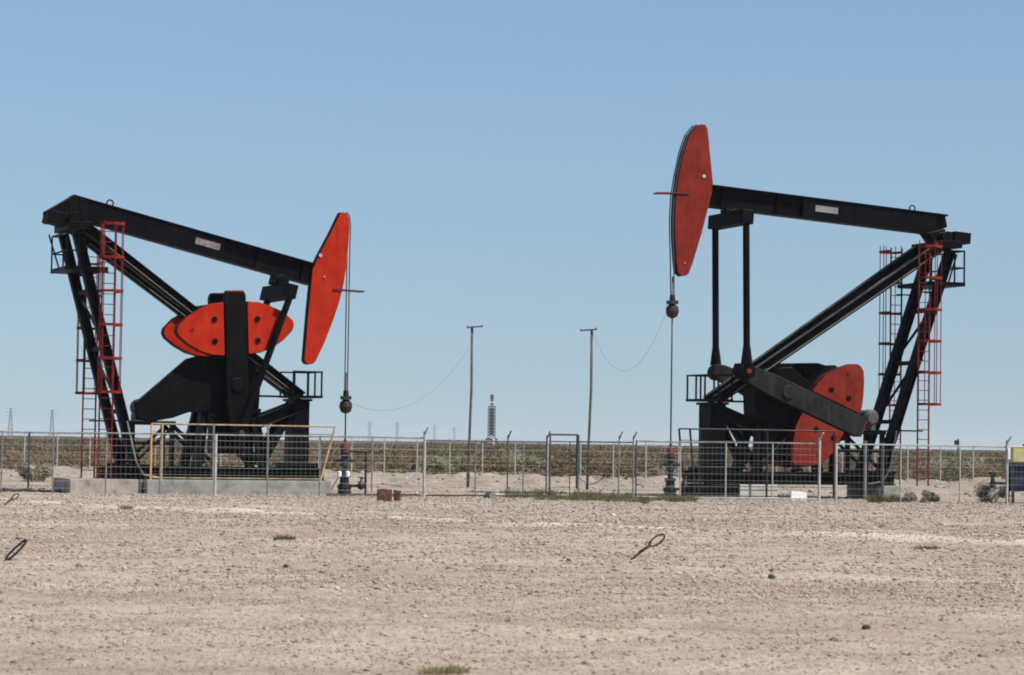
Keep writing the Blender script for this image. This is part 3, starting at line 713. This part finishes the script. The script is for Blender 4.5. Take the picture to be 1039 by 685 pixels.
guard_rail(pumpR, r0, r1, 1.62, .02, r0t[1], M['steel_dark'], M['steel_dark'], M['steel_dark'], 'dark steel guard railing in front of the right pump jack', r0t[0]-r0, 0,
           [(r0, r0t[0]-r0, M['steel_dark']), (Fr.u(pumpR, 706, 470, 1.62)[0], .22, M['steel_dark']), (r1t, 0, M['steel_dark']), (Fr.u(pumpR, 778, 470, 1.62)[0], 0, M['steel_dark']), (r1, 0, M['steel_dark'])], 6)

# ------------------------------------------------------------------ fences
BASE = [(-140, 499.0), (0, 501), (420, 504.5), (555, 505.0), (640, 506), (700, 506.6), (850, 508.8), (1045, 512.0), (1200, 514.5)]
def base_pt(px):
    for (a, ya), (b, yb) in zip(BASE[:-1], BASE[1:]):
        if a <= px <= b:
            q = ground_at(px, ya + (yb-ya)*(px-a)/(b-a)); q.z = hz(q.x, q.y); return q
def fence(label, pxs, hgt, arms=(), thick=(), mesh=True, rail_m='galv', post_m='galv', hwire=.0034, vwire=.0020, rails=True, bottom=False, dark=()):
    p0 = base_pt(pxs[0]); root = empty('wire_fence', (p0.x, p0.y, 0)); tag(root, label, 'fence', 'wire fences round the well site')
    O = Vector((p0.x, p0.y, 0)); pts = [base_pt(p) - O for p in pxs]
    for px, q in zip(pxs, pts):
        r = .046 if px in thick else .024
        hh = hgt + (.22 if px in arms else .03)
        m = MB(); m.tube(q + Vector((0, 0, -.1)), q + Vector((0, 0, hh)), r, n=8)
        if px in arms:
            m.bar(q + Vector((0, 0, hh-.12)), q + Vector((.10, -.16, hh+.14)), .045, .045)
        m.build('post', M['galv_dark'] if px in dark else (M['galv_pale'] if px in thick else M[post_m]), root)
    up = Vector((0, 0, 1))
    if rails:
        m = MB()
        for a, b in zip(pts[:-1], pts[1:]): m.tube(a + up*hgt, b + up*hgt, .026, n=8)
        m.build('top_rail', M[rail_m], root)
    if bottom:
        m = MB()
        for a, b in zip(pts[:-1], pts[1:]): m.tube(a + up*.06, b + up*.06, .026, n=8)
        m.build('bottom_rail', M[bottom], root)
    if mesh:
        m = MB()
        zs = [.05, .30, .55, .80, 1.05, 1.30, 1.55, 1.78] if mesh == 'strands' else [.04, .2, .42, .64, .86, 1.08, 1.30, 1.52, 1.72]
        for a, b in zip(pts[:-1], pts[1:]):
            for z in zs: m.tube(a + up*z, b + up*z, hwire, n=4, caps=False)
            L = (b-a).length; n = int(L/(.15 if mesh != 'strands' else .9))
            for k in range(1, n): 
                q = a.lerp(b, k/n); m.tube(q + up*.03, q + up*hgt, vwire, n=4, caps=False)
        m.build('wire_mesh', M['wire'], root)
    return root
fence('wire mesh fence in front of the left pump jack', [-106, -53, 1, 53, 107, 162, 218, 271, 324, 377, 430], 1.90, arms=(430,), thick=(218, 430), hwire=.0036, vwire=.0021)
fence('sparse wire fence across the gap between the two pump jacks', [430.01, 482, 514.5, 530.5, 554], 1.82, arms=(514.5, 554), thick=(), mesh='strands', rail_m='galv_dark', dark=(514.5, 554), bottom='steel_dark')
fence('short dark fence length between the gate and the right wellhead', [586.5, 627.5, 642], 1.85, arms=(627.5, 642), mesh='strands', rail_m='galv_dark', dark=(), bottom='galv_dark')
fence('wire mesh fence in front of the right pump jack head', [645, 690, 736, 783.5, 831], 1.90, arms=(831,), thick=(831,), dark=(645,), hwire=.0036, vwire=.0021, bottom='galv_pale', post_m='galv_pale')
fence('wire mesh fence at the right behind the pump jack ladders', [848, 913.5, 973.7, 1021.5, 1075, 1130], 1.90, arms=(1021.5,), thick=(848, 1021.5), hwire=.0036, vwire=.0021, rail_m='galv_pale', post_m='galv_pale')
def gate():
    a, b = base_pt(557.5), base_pt(585.5); root = empty('pipe_gate', (a.x, a.y, 0)); tag(root, 'narrow open pipe gate frame between the two pump jacks', 'gate')
    d = b - a; up = Vector((0, 0, 1)); d.z = 0
    m = MB()
    m.tube((0, 0, .05), (0, 0, 2.08), .03); m.tube(d + up*.3, d + up*2.08, .055); m.tube((-.02, 0, 2.08), d + up*2.08, .034); m.tube((0, 0, 1.85), d + up*1.85, .022)
    m.build('frame', M['galv_dark'], root)
    m = MB()
    for z in (.35, .7, 1.05, 1.4): m.tube((0, 0, z), d*.72 + up*z, .007, n=5)
    m.tube(d*.72 + up*.05, d*.72 + up*1.85, .018)
    m.build('wire_panel', M['galv_dark'], root)
    m = MB(); n = 12
    m.path([d + up*.72 + Vector((.9*k/n, 0, -.26*math.sin(math.pi*k/n) - .0)) for k in range(n+1)], .016); m.build('chain', M['galv_dark'], root)
gate()
# rear boundary fence
def rear_fence():
    Y = 122; root = empty('wire_fence', (0, Y, 0)); tag(root, 'thin pale post and wire fence behind both pump jacks', 'fence')
    xs_ = []
    px = -75
    while px < 1120:
        q = at(px, 470, Y + (px-520)*.004); xs_.append((q.x, q.y - Y)); px += 33.2
    for k, (x, y) in enumerate(xs_):
        z = hz(x, Y + y); MB().tube((x, y, z-.1), (x, y, 1.93), .030, n=6).build('post', M['galv_pale'], root)
    for z in (.9, 1.4, 1.88):
        m = MB()
        for (a, ya), (b, yb) in zip(xs_[:-1], xs_[1:]): m.tube((a, ya, z), (b, yb, z), .004 if z < 1.8 else .010, n=4, caps=False)
        m.build('wire_strand', M['wire'], root)
rear_fence()
# lone posts
def post(px, py, h, r, m, label, name='steel_post', lean=0):
    q = ground_at(px, py); q.z = hz(q.x, q.y)
    mb = MB(); mb.tube((0, 0, -.1), (lean, 0, h), r, n=10); mb.bar((lean, 0, h+.001), (lean, 0, h+.03), r*2.3, r*2.3)
    tag(mb.build(name, m, None, loc=q), label, 'post'); return q
post(28.5, 498, 1.9, .035, M['galv_dark'], 'dark steel post behind the left end of the near fence')
post(877.5, 507.3, 2.0, .055, M['galv'], 'grey post beside the belt end of the right pump jack', 'bollard')
post(895, 507.6, 1.95, .065, M['galv_dark'], 'darker grey post in front of the right pump jack rear legs', 'bollard')

# ------------------------------------------------------------------ wellheads
def wellhead(p, ru, label, red_m, frame):
    q = PW(p, ru, 0, 0); root = empty('wellhead', (q.x, q.y, 0)); tag(root, label, 'wellhead', 'wellheads under the horse heads')
    G = M['valve_green']
    m = MB(); m.lathe([(.17, -.05), (.22, 0), (.22, .14), (.19, .16), (.24, .2), (.24, .3), (.16, .34), (.15, .55), (.2, .56), (.2, .64), (.11, .66)], (0, 0, 0)); m.build('casing_head', M['steel_dark'], root)
    m = MB(); m.lathe([(.09, .661), (.10, .9), (.16, .91), (.16, 1.0), (.10, 1.01), (.11, 1.25), (.17, 1.26), (.17, 1.34)], (0, 0, 0)); m.build('pumping_tee', G, root)
    m = MB(); m.lathe([(.11, 1.341), (.15, 1.38), (.13, 1.5), (.16, 1.52), (.12, 1.66), (.06, 1.7), (.05, 1.82)], (0, 0, 0)); m.build('stuffing_box', red_m, root)
    m = MB(); m.tube((-.35, 0, 1.1), (.35, 0, 1.12), .06); m.lathe([(.13, -.03), (.13, .03)], (-.35, 0, 1.1), 'x', 12); m.build('side_valve', G, root)
    m = MB()
    if frame:
        m.tube((.1, 0, 1.42), (.7, 0, 1.40), .035); m.tube((.7, 0, 1.44), (.7, 0, -.05), .04); m.tube((.2, 0, .28), (.68, 0, .28), .05)
        m.lathe([(.11, -.1), (.16, 0), (.11, .1)], (.55, 0, .3), 'x', 12); m.tube((.55, 0, .34), (.55, 0, .55), .03); m.lathe([(.11, 0), (.11, .03)], (.55, 0, .55), 'z', 12)
    else:
        m.tube((0, 0, .28), (.5, 0, .28), .05); m.tube((.5, 0, .28), (.55, 0, .75), .04); m.lathe([(.10, -.08), (.15, 0), (.10, .08)], (.5, 0, .42), 'x', 12)
    m.build('flow_line', M['steel_dark'] if frame else M['rust'], root)
    if frame:
        for x in (-.16, .12):
            MB().lathe([(.03, .56), (.075, .60), (.075, .74), (.04, .76)], (x, -.25, 0), n=10).build('gauge_cap', M['white'], root)
        MB().path([(-.16, -.25, .6), (-.3, -.27, .35), (-.5, -.3, .0)], .015).build('hose', M['steel_dark'], root)
wellhead(pumpL, 5.40, 'wellhead with a dark red top and side pipe frame under the left horse head', M['dark_red'], True)
wellhead(pumpR, 5.20, 'slim dark wellhead with a red top under the right horse head', M['dark_red'], False)

# ------------------------------------------------------------------ utility poles and the signal cables
def utility_pole(px, py, Y, top, arm, label, thickbase):
    b = at(px, py, Y); b.z = hz(b.x, b.y); t = at(top[0], top[1], Y)
    root = empty('utility_pole', b); tag(root, label, 'utility pole', 'utility poles between the pump jacks')
    d = t - b
    pts = [Vector((0, 0, -.2)), d*.33 + Vector((.02, 0, 0)), d*.62 + Vector((.045, 0, 0)), d]
    MB().path(pts, .052, 8).build('pole', M['pole'], root, smooth=True)
    a0 = at(arm[0], arm[2], Y) - b; a1 = at(arm[1], arm[3], Y) - b
    m = MB(); m.bar(a0 + Vector((0, -.09, 0)), a1 + Vector((0, -.09, 0)), .06, .06, up=(0, 0, 1)); m.build('crossarm', M['pole'], root)
    for k in (.06, .94):
        m = MB(); q = a0.lerp(a1, k) + Vector((0, -.09, .05)); m.lathe([(.02, -.02), (.03, .0), (.02, .02), (.02, .03)], q, n=8); m.build('insulator', M['galv'], root)
    if thickbase:
        m = MB(); m.bb(-.055, .075, -.13, -.055, .35, 1.25); m.build('cable_riser', M['galv_dark'], root)
    return t
tL = utility_pole(474.5, 495, 99, (479, 331), (473.5, 490, 332.4, 331.3), 'left leaning wooden pole with a short crossarm between the pump jacks', True)
tR = utility_pole(595.5, 497, 98, (600.5, 334), (588.5, 606, 335.6, 334.2), 'right leaning wooden pole with a short crossarm beside the pipe gate', False)
def catenary(a, b, sag, label, r=.0042):
    n = 28; pts = [a.lerp(b, k/n) - Vector((0, 0, sag*4*(k/n)*(1-k/n))) for k in range(n+1)]
    tag(MB().path(pts, r, 5).build('signal_cable', M['cable'], None), label, 'cable', 'signal cables hanging from the poles')
cL = PW(pumpL, 5.40, 0, 3.0) + Vector((.25, 0, 0)); cR = PW(pumpR, 5.20, 0, 6.1)
catenary(at(476.5, 352, 98.9), cL, 1.05, 'thin sagging cable from the left wooden pole to the left polished rod')
catenary(at(601.5, 338, 97.9), cR + Vector((-.2, 0, 0)), 1.75, 'thin sagging cable from the right wooden pole to the right polished rod')

# ------------------------------------------------------------------ far rig, pylons, pole
def lattice(m, base_w, top_w, z0, z1, n, r):
    for sx, sy in ((-1, -1), (1, -1), (1, 1), (-1, 1)):
        m.bar((sx*base_w/2, sy*base_w/2, z0), (sx*top_w/2, sy*top_w/2, z1), r, r)
    for k in range(n):
        ta, tb = k/n, (k+1)/n; wa = base_w + (top_w-base_w)*ta; wb = base_w + (top_w-base_w)*tb; za = z0 + (z1-z0)*ta; zb = z0 + (z1-z0)*tb
        c = [(-1, -1), (1, -1), (1, 1), (-1, 1)]
        for i in range(4):
            p, q = c[i], c[(i+1) % 4]
            m.bar((p[0]*wa/2, p[1]*wa/2, za), (q[0]*wb/2, q[1]*wb/2, zb), r*.7, r*.7); m.bar((q[0]*wa/2, q[1]*wa/2, za), (p[0]*wb/2, p[1]*wb/2, zb), r*.7, r*.7)
            m.bar((p[0]*wb/2, p[1]*wb/2, zb), (q[0]*wb/2, q[1]*wb/2, zb), r*.7, r*.7)
def drill_rig():
    Y = 1500; q = at(498.5, 449, Y); root = empty('drilling_rig', (q.x, Y, 0)); tag(root, 'tall hazy grey drilling rig far away on the plain', 'drilling rig')
    m = MB(); lattice(m, 4.2, 3.9, 4, 23, 10, .5); m.bb(-1.3, 1.3, -.8, .8, 6, 22); m.build('mast', M['rig_steel'], root)
    m = MB(); lattice(m, 1.4, 1.2, 23, 27.2, 3, .4); m.bb(-1.0, 1.0, -.9, .9, 27.2, 30.0); m.build('crown_block', M['rig_steel'], root)
    m = MB(); m.bb(-1.7, 1.8, -1, 1, 25.2, 25.8); m.build('monkey_board', M['white'], root)
    m = MB(); m.bb(-3.5, 3.6, -4, 4, 2.2, 4); m.bb(-3.2, -2.2, -3, 3, -.2, 2.2); m.bb(2.2, 3.2, -3, 3, -.2, 2.2); m.bb(-6.4, -3.3, -3, 3, -.2, 2.6); m.build('substructure', M['rig_steel'], root)
    MB().bb(.9, 2.1, -5.4, -4.1, -.2, 4.0).build('white_tank', M['white'], root)
drill_rig()
def pylon(px, ytop, ybase, Y, label):
    t = at(px, ytop, Y); root = empty('transmission_pylon', (t.x, Y, 0)); tag(root, label, 'pylon', 'transmission pylons along the horizon')
    h = t.z; m = MB(); lattice(m, h*.16, h*.04, 0, h*.97, 6, .26); m.build('tower', M['rig_steel'], root)
    for z, w in ((.70, .16), (.82, .20), (.94, .14)):
        MB().bar((-h*w, 0, h*z), (h*w, 0, h*z), .3, .3, up=(0, 0, 1)).build('crossarm', M['rig_steel'], root)
for px, yt, Y, lab in ((11, 413, 3000, 'faint pylon at the left edge of the horizon'), (53, 415, 3100, 'faint pylon just left of the left pump jack ladder'),
                       (403, 428, 3500, 'faint pylon right of the left wellhead'), (375, 427, 3800, 'faint pylon directly right of the left polished rod'),
                       (441, 431, 4000, 'faint pylon left of the left wooden pole'), (461, 433, 4200, 'faint small pylon nearest the left side of the wooden pole')):
    pylon(px, yt, 0, Y, lab)
q = at(972, 452, 320); root = empty('far_pole', (q.x, 320, 0)); tag(root, 'distant dark pole with a small box above the right fence', 'utility pole')
MB().tube((0, 0, -.2), (0, 0, 3.1), .10, n=8).build('pole', M['pole'], root)
m = MB(); m.bb(-.5, .1, -.35, -.12, 2.3, 2.9); m.build('transformer_box', M['steel_dark'], root)

# ------------------------------------------------------------------ chemical tank on its stand at the right edge
q = base_pt(1027); Yt = q.y + 1.6; a = at(1026.5, 470, Yt); zt0 = a.z; zt1 = at(1026.5, 451, Yt).z
root = empty('tank_stand', (a.x, Yt, 0)); tag(root, 'dark blue steel stand under the yellow tank at the right edge', 'stand')
m = MB()
for x in (.06, 1.24):
    for y in (.06, .9): m.bar((x, y, -.1), (x, y, zt0-.1), .09, .09)
m.bb(0, 1.3, 0, .96, zt0-.1, zt0-.004); m.bb(.0, 1.3, .02, .08, .62, .72); m.bb(.1, 1.2, .1, .86, .40, zt0-.104); m.build('frame', M['blue'], root)
m = MB(); m.tube((-.62, .1, .68), (.0, .1, .66), .05); m.tube((-.62, .1, .5), (-.62, .1, .95), .07); m.lathe([(.13, -.03), (.13, .03)], (-.62, .1, 1.0), 'z', 12); m.build('valve', M['steel_dark'], root)
root = empty('chemical_tank', (a.x, Yt, zt0)); tag(root, 'pale yellow chemical tank on the blue stand at the right edge', 'tank')
m = MB(); m.bb(.02, 1.28, .04, .92, 0, zt1-zt0-.05); m.build('tank_body', M['tank_yellow'], root, bevel=.06)
m = MB(); m.lathe([(.14, 0), (.14, .06), (.1, .08)], (.6, .45, zt1-zt0-.048)); m.build('cap', M['steel_dark'], root)
q = base_pt(1021.5); s = at(1021.5, 454, q.y-.07); e = at(1024.5, 466, q.y-.07)
tag(MB().bb(s.x+.04, e.x+.02, q.y-.09, q.y-.06, e.z, s.z).build('notice_plate', M['white'], None), 'small white plate fixed to the thick post near the yellow tank', 'plate')

# ------------------------------------------------------------------ small things lying about
def lying(name, px, py, mb, m, label, cat, group=None, rz=0, sink=.0, bevel=0):
    q = ground_at(px, py); q.z = hz(q.x, q.y) - sink
    o = mb.build(name, m, None, loc=q, bevel=bevel); o.rotation_euler = (0, 0, rz); tag(o, label, cat, group); return o
def block(w, d, h, seed):
    g = random.Random(seed); m = MB(); vs = []; n = 4
    for a in range(n):
        for b in range(2):
            for c in range(3):
                vs.append(((a/(n-1)-.5)*w*g.uniform(.93, 1.05), (b-.5)*d*g.uniform(.9, 1.08), c/2*h*g.uniform(.88, 1.06) - .01))
    I = lambda a, b, c: (a*2+b)*3+c
    fs = []
    for a in range(n-1):
        for c in range(2): fs += [(I(a,0,c), I(a+1,0,c), I(a+1,0,c+1), I(a,0,c+1)), (I(a+1,1,c), I(a,1,c), I(a,1,c+1), I(a+1,1,c+1))]
        fs += [(I(a,0,2), I(a+1,0,2), I(a+1,1,2), I(a,1,2)), (I(a,1,0), I(a+1,1,0), I(a+1,0,0), I(a,0,0))]
    for c in range(2): fs += [(I(0,1,c), I(0,0,c), I(0,0,c+1), I(0,1,c+1)), (I(n-1,0,c), I(n-1,1,c), I(n-1,1,c+1), I(n-1,0,c+1))]
    return m.add(vs, fs)
lying('rusty_block', 389.8, 509.6, block(.42, .30, .37, 3), M['rust'], 'larger rusty brown block lying in front of the near fence', 'block', 'rusty blocks by the left wellhead', .12, bevel=.015)
lying('rusty_block', 403, 508.8, block(.19, .26, .34, 4), M['rust'], 'narrow rusty brown block right of the larger one', 'block', 'rusty blocks by the left wellhead', -.1, bevel=.015)
m = MB(); m.prism([(-.31, 0), (.33, 0), (.30, .26), (.05, .30), (-.33, .31)], -.02, .02); lying('white_board', 810, 507.8, m, M['white'], 'white board leaning at the foot of the right fence', 'board', rz=.4)
def pipe(x0, y0, x1, y1, r, m, label):
    a, b = ground_at(x0, y0), ground_at(x1, y1); a.z = hz(a.x, a.y) + r*.8; b.z = hz(b.x, b.y) + r*.8; c = (a+b)/2
    mb = MB(); d = (b-a)/2; mb.tube(-d, d, r, n=10)
    for k in (-.4, .2): mb.tube(d*k, d*k + d.normalized()*.14, r*1.35, n=10)
    tag(mb.build('pipe', m, None, loc=c, smooth=False), label, 'pipe', 'pipes lying along the fence foot')
pipe(503, 503.6, 580, 504.2, .045, M['galv_pale'], 'pale straight pipe lying behind the fence foot by the gate')
pipe(331, 503.2, 427, 503.9, .045, M['steel_dark'], 'dark pipe lying along the fence foot beyond the left wellhead')
pipe(-40, 498.6, 62, 499.6, .04, M['steel_dark'], 'dark pipe lying at the left end of the near fence')
def rope_loop(px, py, tip, w, label, straight):
    q = ground_at(px, py); q.z = hz(q.x, q.y); t = at(tip[0], tip[1], q.y) - q; n = Vector((-t.z, 0, t.x)).normalized()
    pts = [Vector((-.02, 0, -.05))] if straight else [Vector((0, 0, -.05))]
    k0 = .58 if straight else .06
    pts.append(t*k0*.5); pts.append(t*k0)
    for k in range(1, 16):
        a = 2*math.pi*k/16 - math.pi; c = .5*(k0+1)
        pts.append(t*(c + .5*(1-k0)*math.cos(a)) + n*w*math.sin(a) + Vector((0, .02*math.sin(a*2), 0)))
    pts.append(t*k0)
    m = MB(); m.path(pts, .016, 6)
    if straight: m.path([t*.3, t*.42, t*.56], .025, 6)
    tag(m.build('rope_loop', M['rust'] if straight else M['steel_dark'], None, loc=q, smooth=True), label, 'wire rope loop', 'wire rope loops sticking out of the ground')
rope_loop(638.5, 570, (674, 543), .058, 'brown wire rope eye sticking out of the bare ground in the foreground', True)
rope_loop(5, 571, (27, 548), .032, 'dark wire rope loop at the left edge of the foreground', False)
rope_loop(3, 513, (19, 501.5), .05, 'small dark rope loop below the left end of the fence', True)
def rock(px, py, w, h, m, label, seed, name='stone'):
    g = random.Random(seed); mb = MB(); n = 9; prof = []
    vs = []; fs = []
    for i, (r, z) in enumerate(((.7, -.25), (1, .1), (.85, .55), (.45, .95))):
        for k in range(n):
            a = 2*math.pi*k/n; q = r*g.uniform(.72, 1.2)
            vs.append((q*w/2*math.cos(a), q*w/2*.8*math.sin(a), h*(z + g.uniform(-.14, .14))))
    for i in range(3):
        for k in range(n): fs.append((i*n+k, i*n+(k+1) % n, (i+1)*n+(k+1) % n, (i+1)*n+k))
    fs += [tuple(range(n))[::-1], tuple(3*n+k for k in range(n))]
    mb.add(vs, fs); return lying(name, px, py, mb, m, label, 'stone', 'larger stones on the ground', rz=seed)
rock(879, 639, .12, .05, M['stone_dark'], 'dark stone alone in the right foreground', 1)
rock(783, 587, .14, .06, M['stone_dark'], 'dark stone beyond the right foreground stone', 2)
rock(577, 571, .09, .05, M['stone_dark'], 'small dark stone left of the brown rope eye', 3)
rock(290, 574.5, .1, .05, M['stone_dark'], 'small dark stone below the middle tuft on the left', 4)
rock(846, 652, .1, .035, M['stone'], 'flat brown stone left of the dark foreground stone', 5)
rock(497, 505.4, .45, .2, M['galv_dark'], 'grey rock at the fence line in the middle', 6)
rock(559, 504.2, .35, .22, M['stone_dark'], 'black lump at the foot of the pipe gate', 7)
rock(896, 534, .22, .05, M['stone'], 'flat brown stone on the pale road edge', 8)
def gpt(px, py): q = ground_at(px, py); q.z = hz(q.x, q.y); return q
q = gpt(35.5, 488.5); bush('round_bush', (q.x, q.y, q.z), 1.15, .66, M['sage'], 'rounded pale green bush behind the left end of the fence', 'bush', 5, 3000, .04)
for px, py, w, h, mm, lab, sd in ((464, 480, 3.2, .95, 'sage', 'broad pale sage bush left of the left wooden pole', 11), (436, 484, 2.0, .85, 'sage', 'pale sage bush behind the post left of the wooden pole', 12),
                                 (957, 486, 3.4, 1.15, 'sage', 'light green bush behind the fence right of the red ladder', 13), (996, 488, 2.2, .8, 'straw', 'low straw coloured bush left of the yellow tank', 14),
                                 (532, 482, 2.4, 1.0, 'sage', 'pale bush behind the thin post left of the pipe gate', 15), (616, 482, 2.2, .7, 'straw', 'straw coloured bush right of the right wooden pole', 16),
                                 (668, 488, 2.8, .5, 'dry', 'low brown bush left of the right wellhead', 18)):
    q = gpt(px, py); bush('desert_bush', (q.x, q.y, q.z), w, h, M[mm], lab, 'bush', sd, 1500, .06, 'separate bushes at the edge of the scrub')
for px, py, w, h, mm, lab, sd in ((944, 510, .62, .36, 'dry', 'grey dry bush in front of the right fence below the ladder', 21), (1004, 509.5, 1.0, .58, 'dry', 'grey dry bush left of the thick end post', 22), (922, 509.5, .5, .28, 'dry', 'small brown dry bush right of the green tuft', 23)):
    q = gpt(px, py); bush('dry_bush', (q.x, q.y, q.z), w, h, M[mm], lab, 'bush', sd, 1100, .03, 'dry bushes along the fence')
for px, py, w, h, mm, lab, sd, n in ((896, 510, 1.05, .42, 'green', 'green grass tuft at the foot of the right fence', 31, 500), (451, 683, .40, .10, 'straw_green', 'yellow grass tuft at the bottom of the foreground', 32, 260),
                                    (289, 547, .42, .13, 'green', 'dark green low tuft on the left middle ground', 33, 200), (940, 559, .5, .09, 'straw', 'flat straw tuft on the right middle ground', 34, 260), (128, 516, .34, .16, 'straw', 'dry straw tuft on the road below the tan plinth', 35, 220)):
    q = gpt(px, py); tuft('grass_tuft', q, w, w*.8, h, M[mm], lab, 'grass', sd, n, 'grass tufts on bare ground', .9)
# grass strip along the fence foot
g = np.random.default_rng(5); vs, ts = [], []
for k in range(200):
    px = g.uniform(545, 702); py = 504.5 + (px-545)*.022 + g.normal(0, 1.5)
    if k > 160: px = g.uniform(512, 560); py = 503.5 + g.normal(0, 1)
    q = gpt(px, py); v, t = blades(70, g.uniform(.25, .7), .6, g.uniform(.10, .30), 500+k, .9); vs.append(v + np.array(q)[None, None]); ts.append(t)
o = cloud_obj('fence_grass', np.concatenate(vs), np.concatenate(ts), M['green']); tag(o, 'green grass growing along the fence foot between the pump jacks', 'grass', kind='stuff')

# ------------------------------------------------------------------ air, light, sky
hm = bpy.data.materials.new('haze_air'); hm.use_nodes = True; nt = hm.node_tree
for n in list(nt.nodes):
    if n.type != 'OUTPUT_MATERIAL': nt.nodes.remove(n)
pv = nt.nodes.new('ShaderNodeVolumePrincipled'); pv.inputs['Color'].default_value = (.86, .89, .93, 1); pv.inputs['Density'].default_value = .00008; pv.inputs['Anisotropy'].default_value = 0
nt.links.new(pv.outputs['Volume'], [n for n in nt.nodes if n.type == 'OUTPUT_MATERIAL'][0].inputs['Volume'])
tag(MB().bb(-9500, 9500, -9500, 9500, -1.5, 45).build('haze', hm, None), 'thin pale air haze over the plain', 'haze', kind='stuff')

SUN_EL, SUN_AZ = R_(56), R_(-28)           # azimuth measured from +x towards the camera side
to_sun = Vector((math.cos(SUN_EL)*math.cos(SUN_AZ), math.cos(SUN_EL)*math.sin(SUN_AZ), math.sin(SUN_EL)))
sd = bpy.data.lights.new('sun', 'SUN'); sd.energy = 4.6; sd.angle = R_(.5); sd.color = (1, .95, .88)
so = bpy.data.objects.new('sun', sd); COL.objects.link(so); so.rotation_euler = to_sun.to_track_quat('Z', 'Y').to_euler()
w = bpy.data.worlds.new('World'); scene.world = w; w.use_nodes = True; nt = w.node_tree
sky = nt.nodes.new('ShaderNodeTexSky'); sky.sky_type = 'NISHITA'; sky.sun_disc = False
sky.sun_elevation = SUN_EL; sky.sun_rotation = math.atan2(to_sun.x, to_sun.y)
sky.air_density = 1.0; sky.dust_density = .9; sky.ozone_density = 5.0; sky.altitude = 0
bg = nt.nodes['Background']; bg.inputs['Strength'].default_value = .082
tc = nt.nodes.new('ShaderNodeTexCoord'); mp = nt.nodes.new('ShaderNodeMapping')
mp.inputs['Scale'].default_value = (1, 1, .55); mp.inputs['Location'].default_value = (0, 0, .06)
nt.links.new(tc.outputs['Generated'], mp.inputs['Vector']); nt.links.new(mp.outputs['Vector'], sky.inputs['Vector'])
nt.links.new(sky.outputs['Color'], bg.inputs['Color'])
vs_ = scene.view_settings; vs_.view_transform = 'Standard'; vs_.look = 'None'; vs_.gamma = 1; vs_.exposure = 0.55; vs_.use_curve_mapping = False
scene.render.engine = 'CYCLES'
scene.cycles.use_denoising = True
scene.cycles.max_bounces = 6; scene.cycles.volume_bounces = 0
scene.cycles.filter_width = 1.9
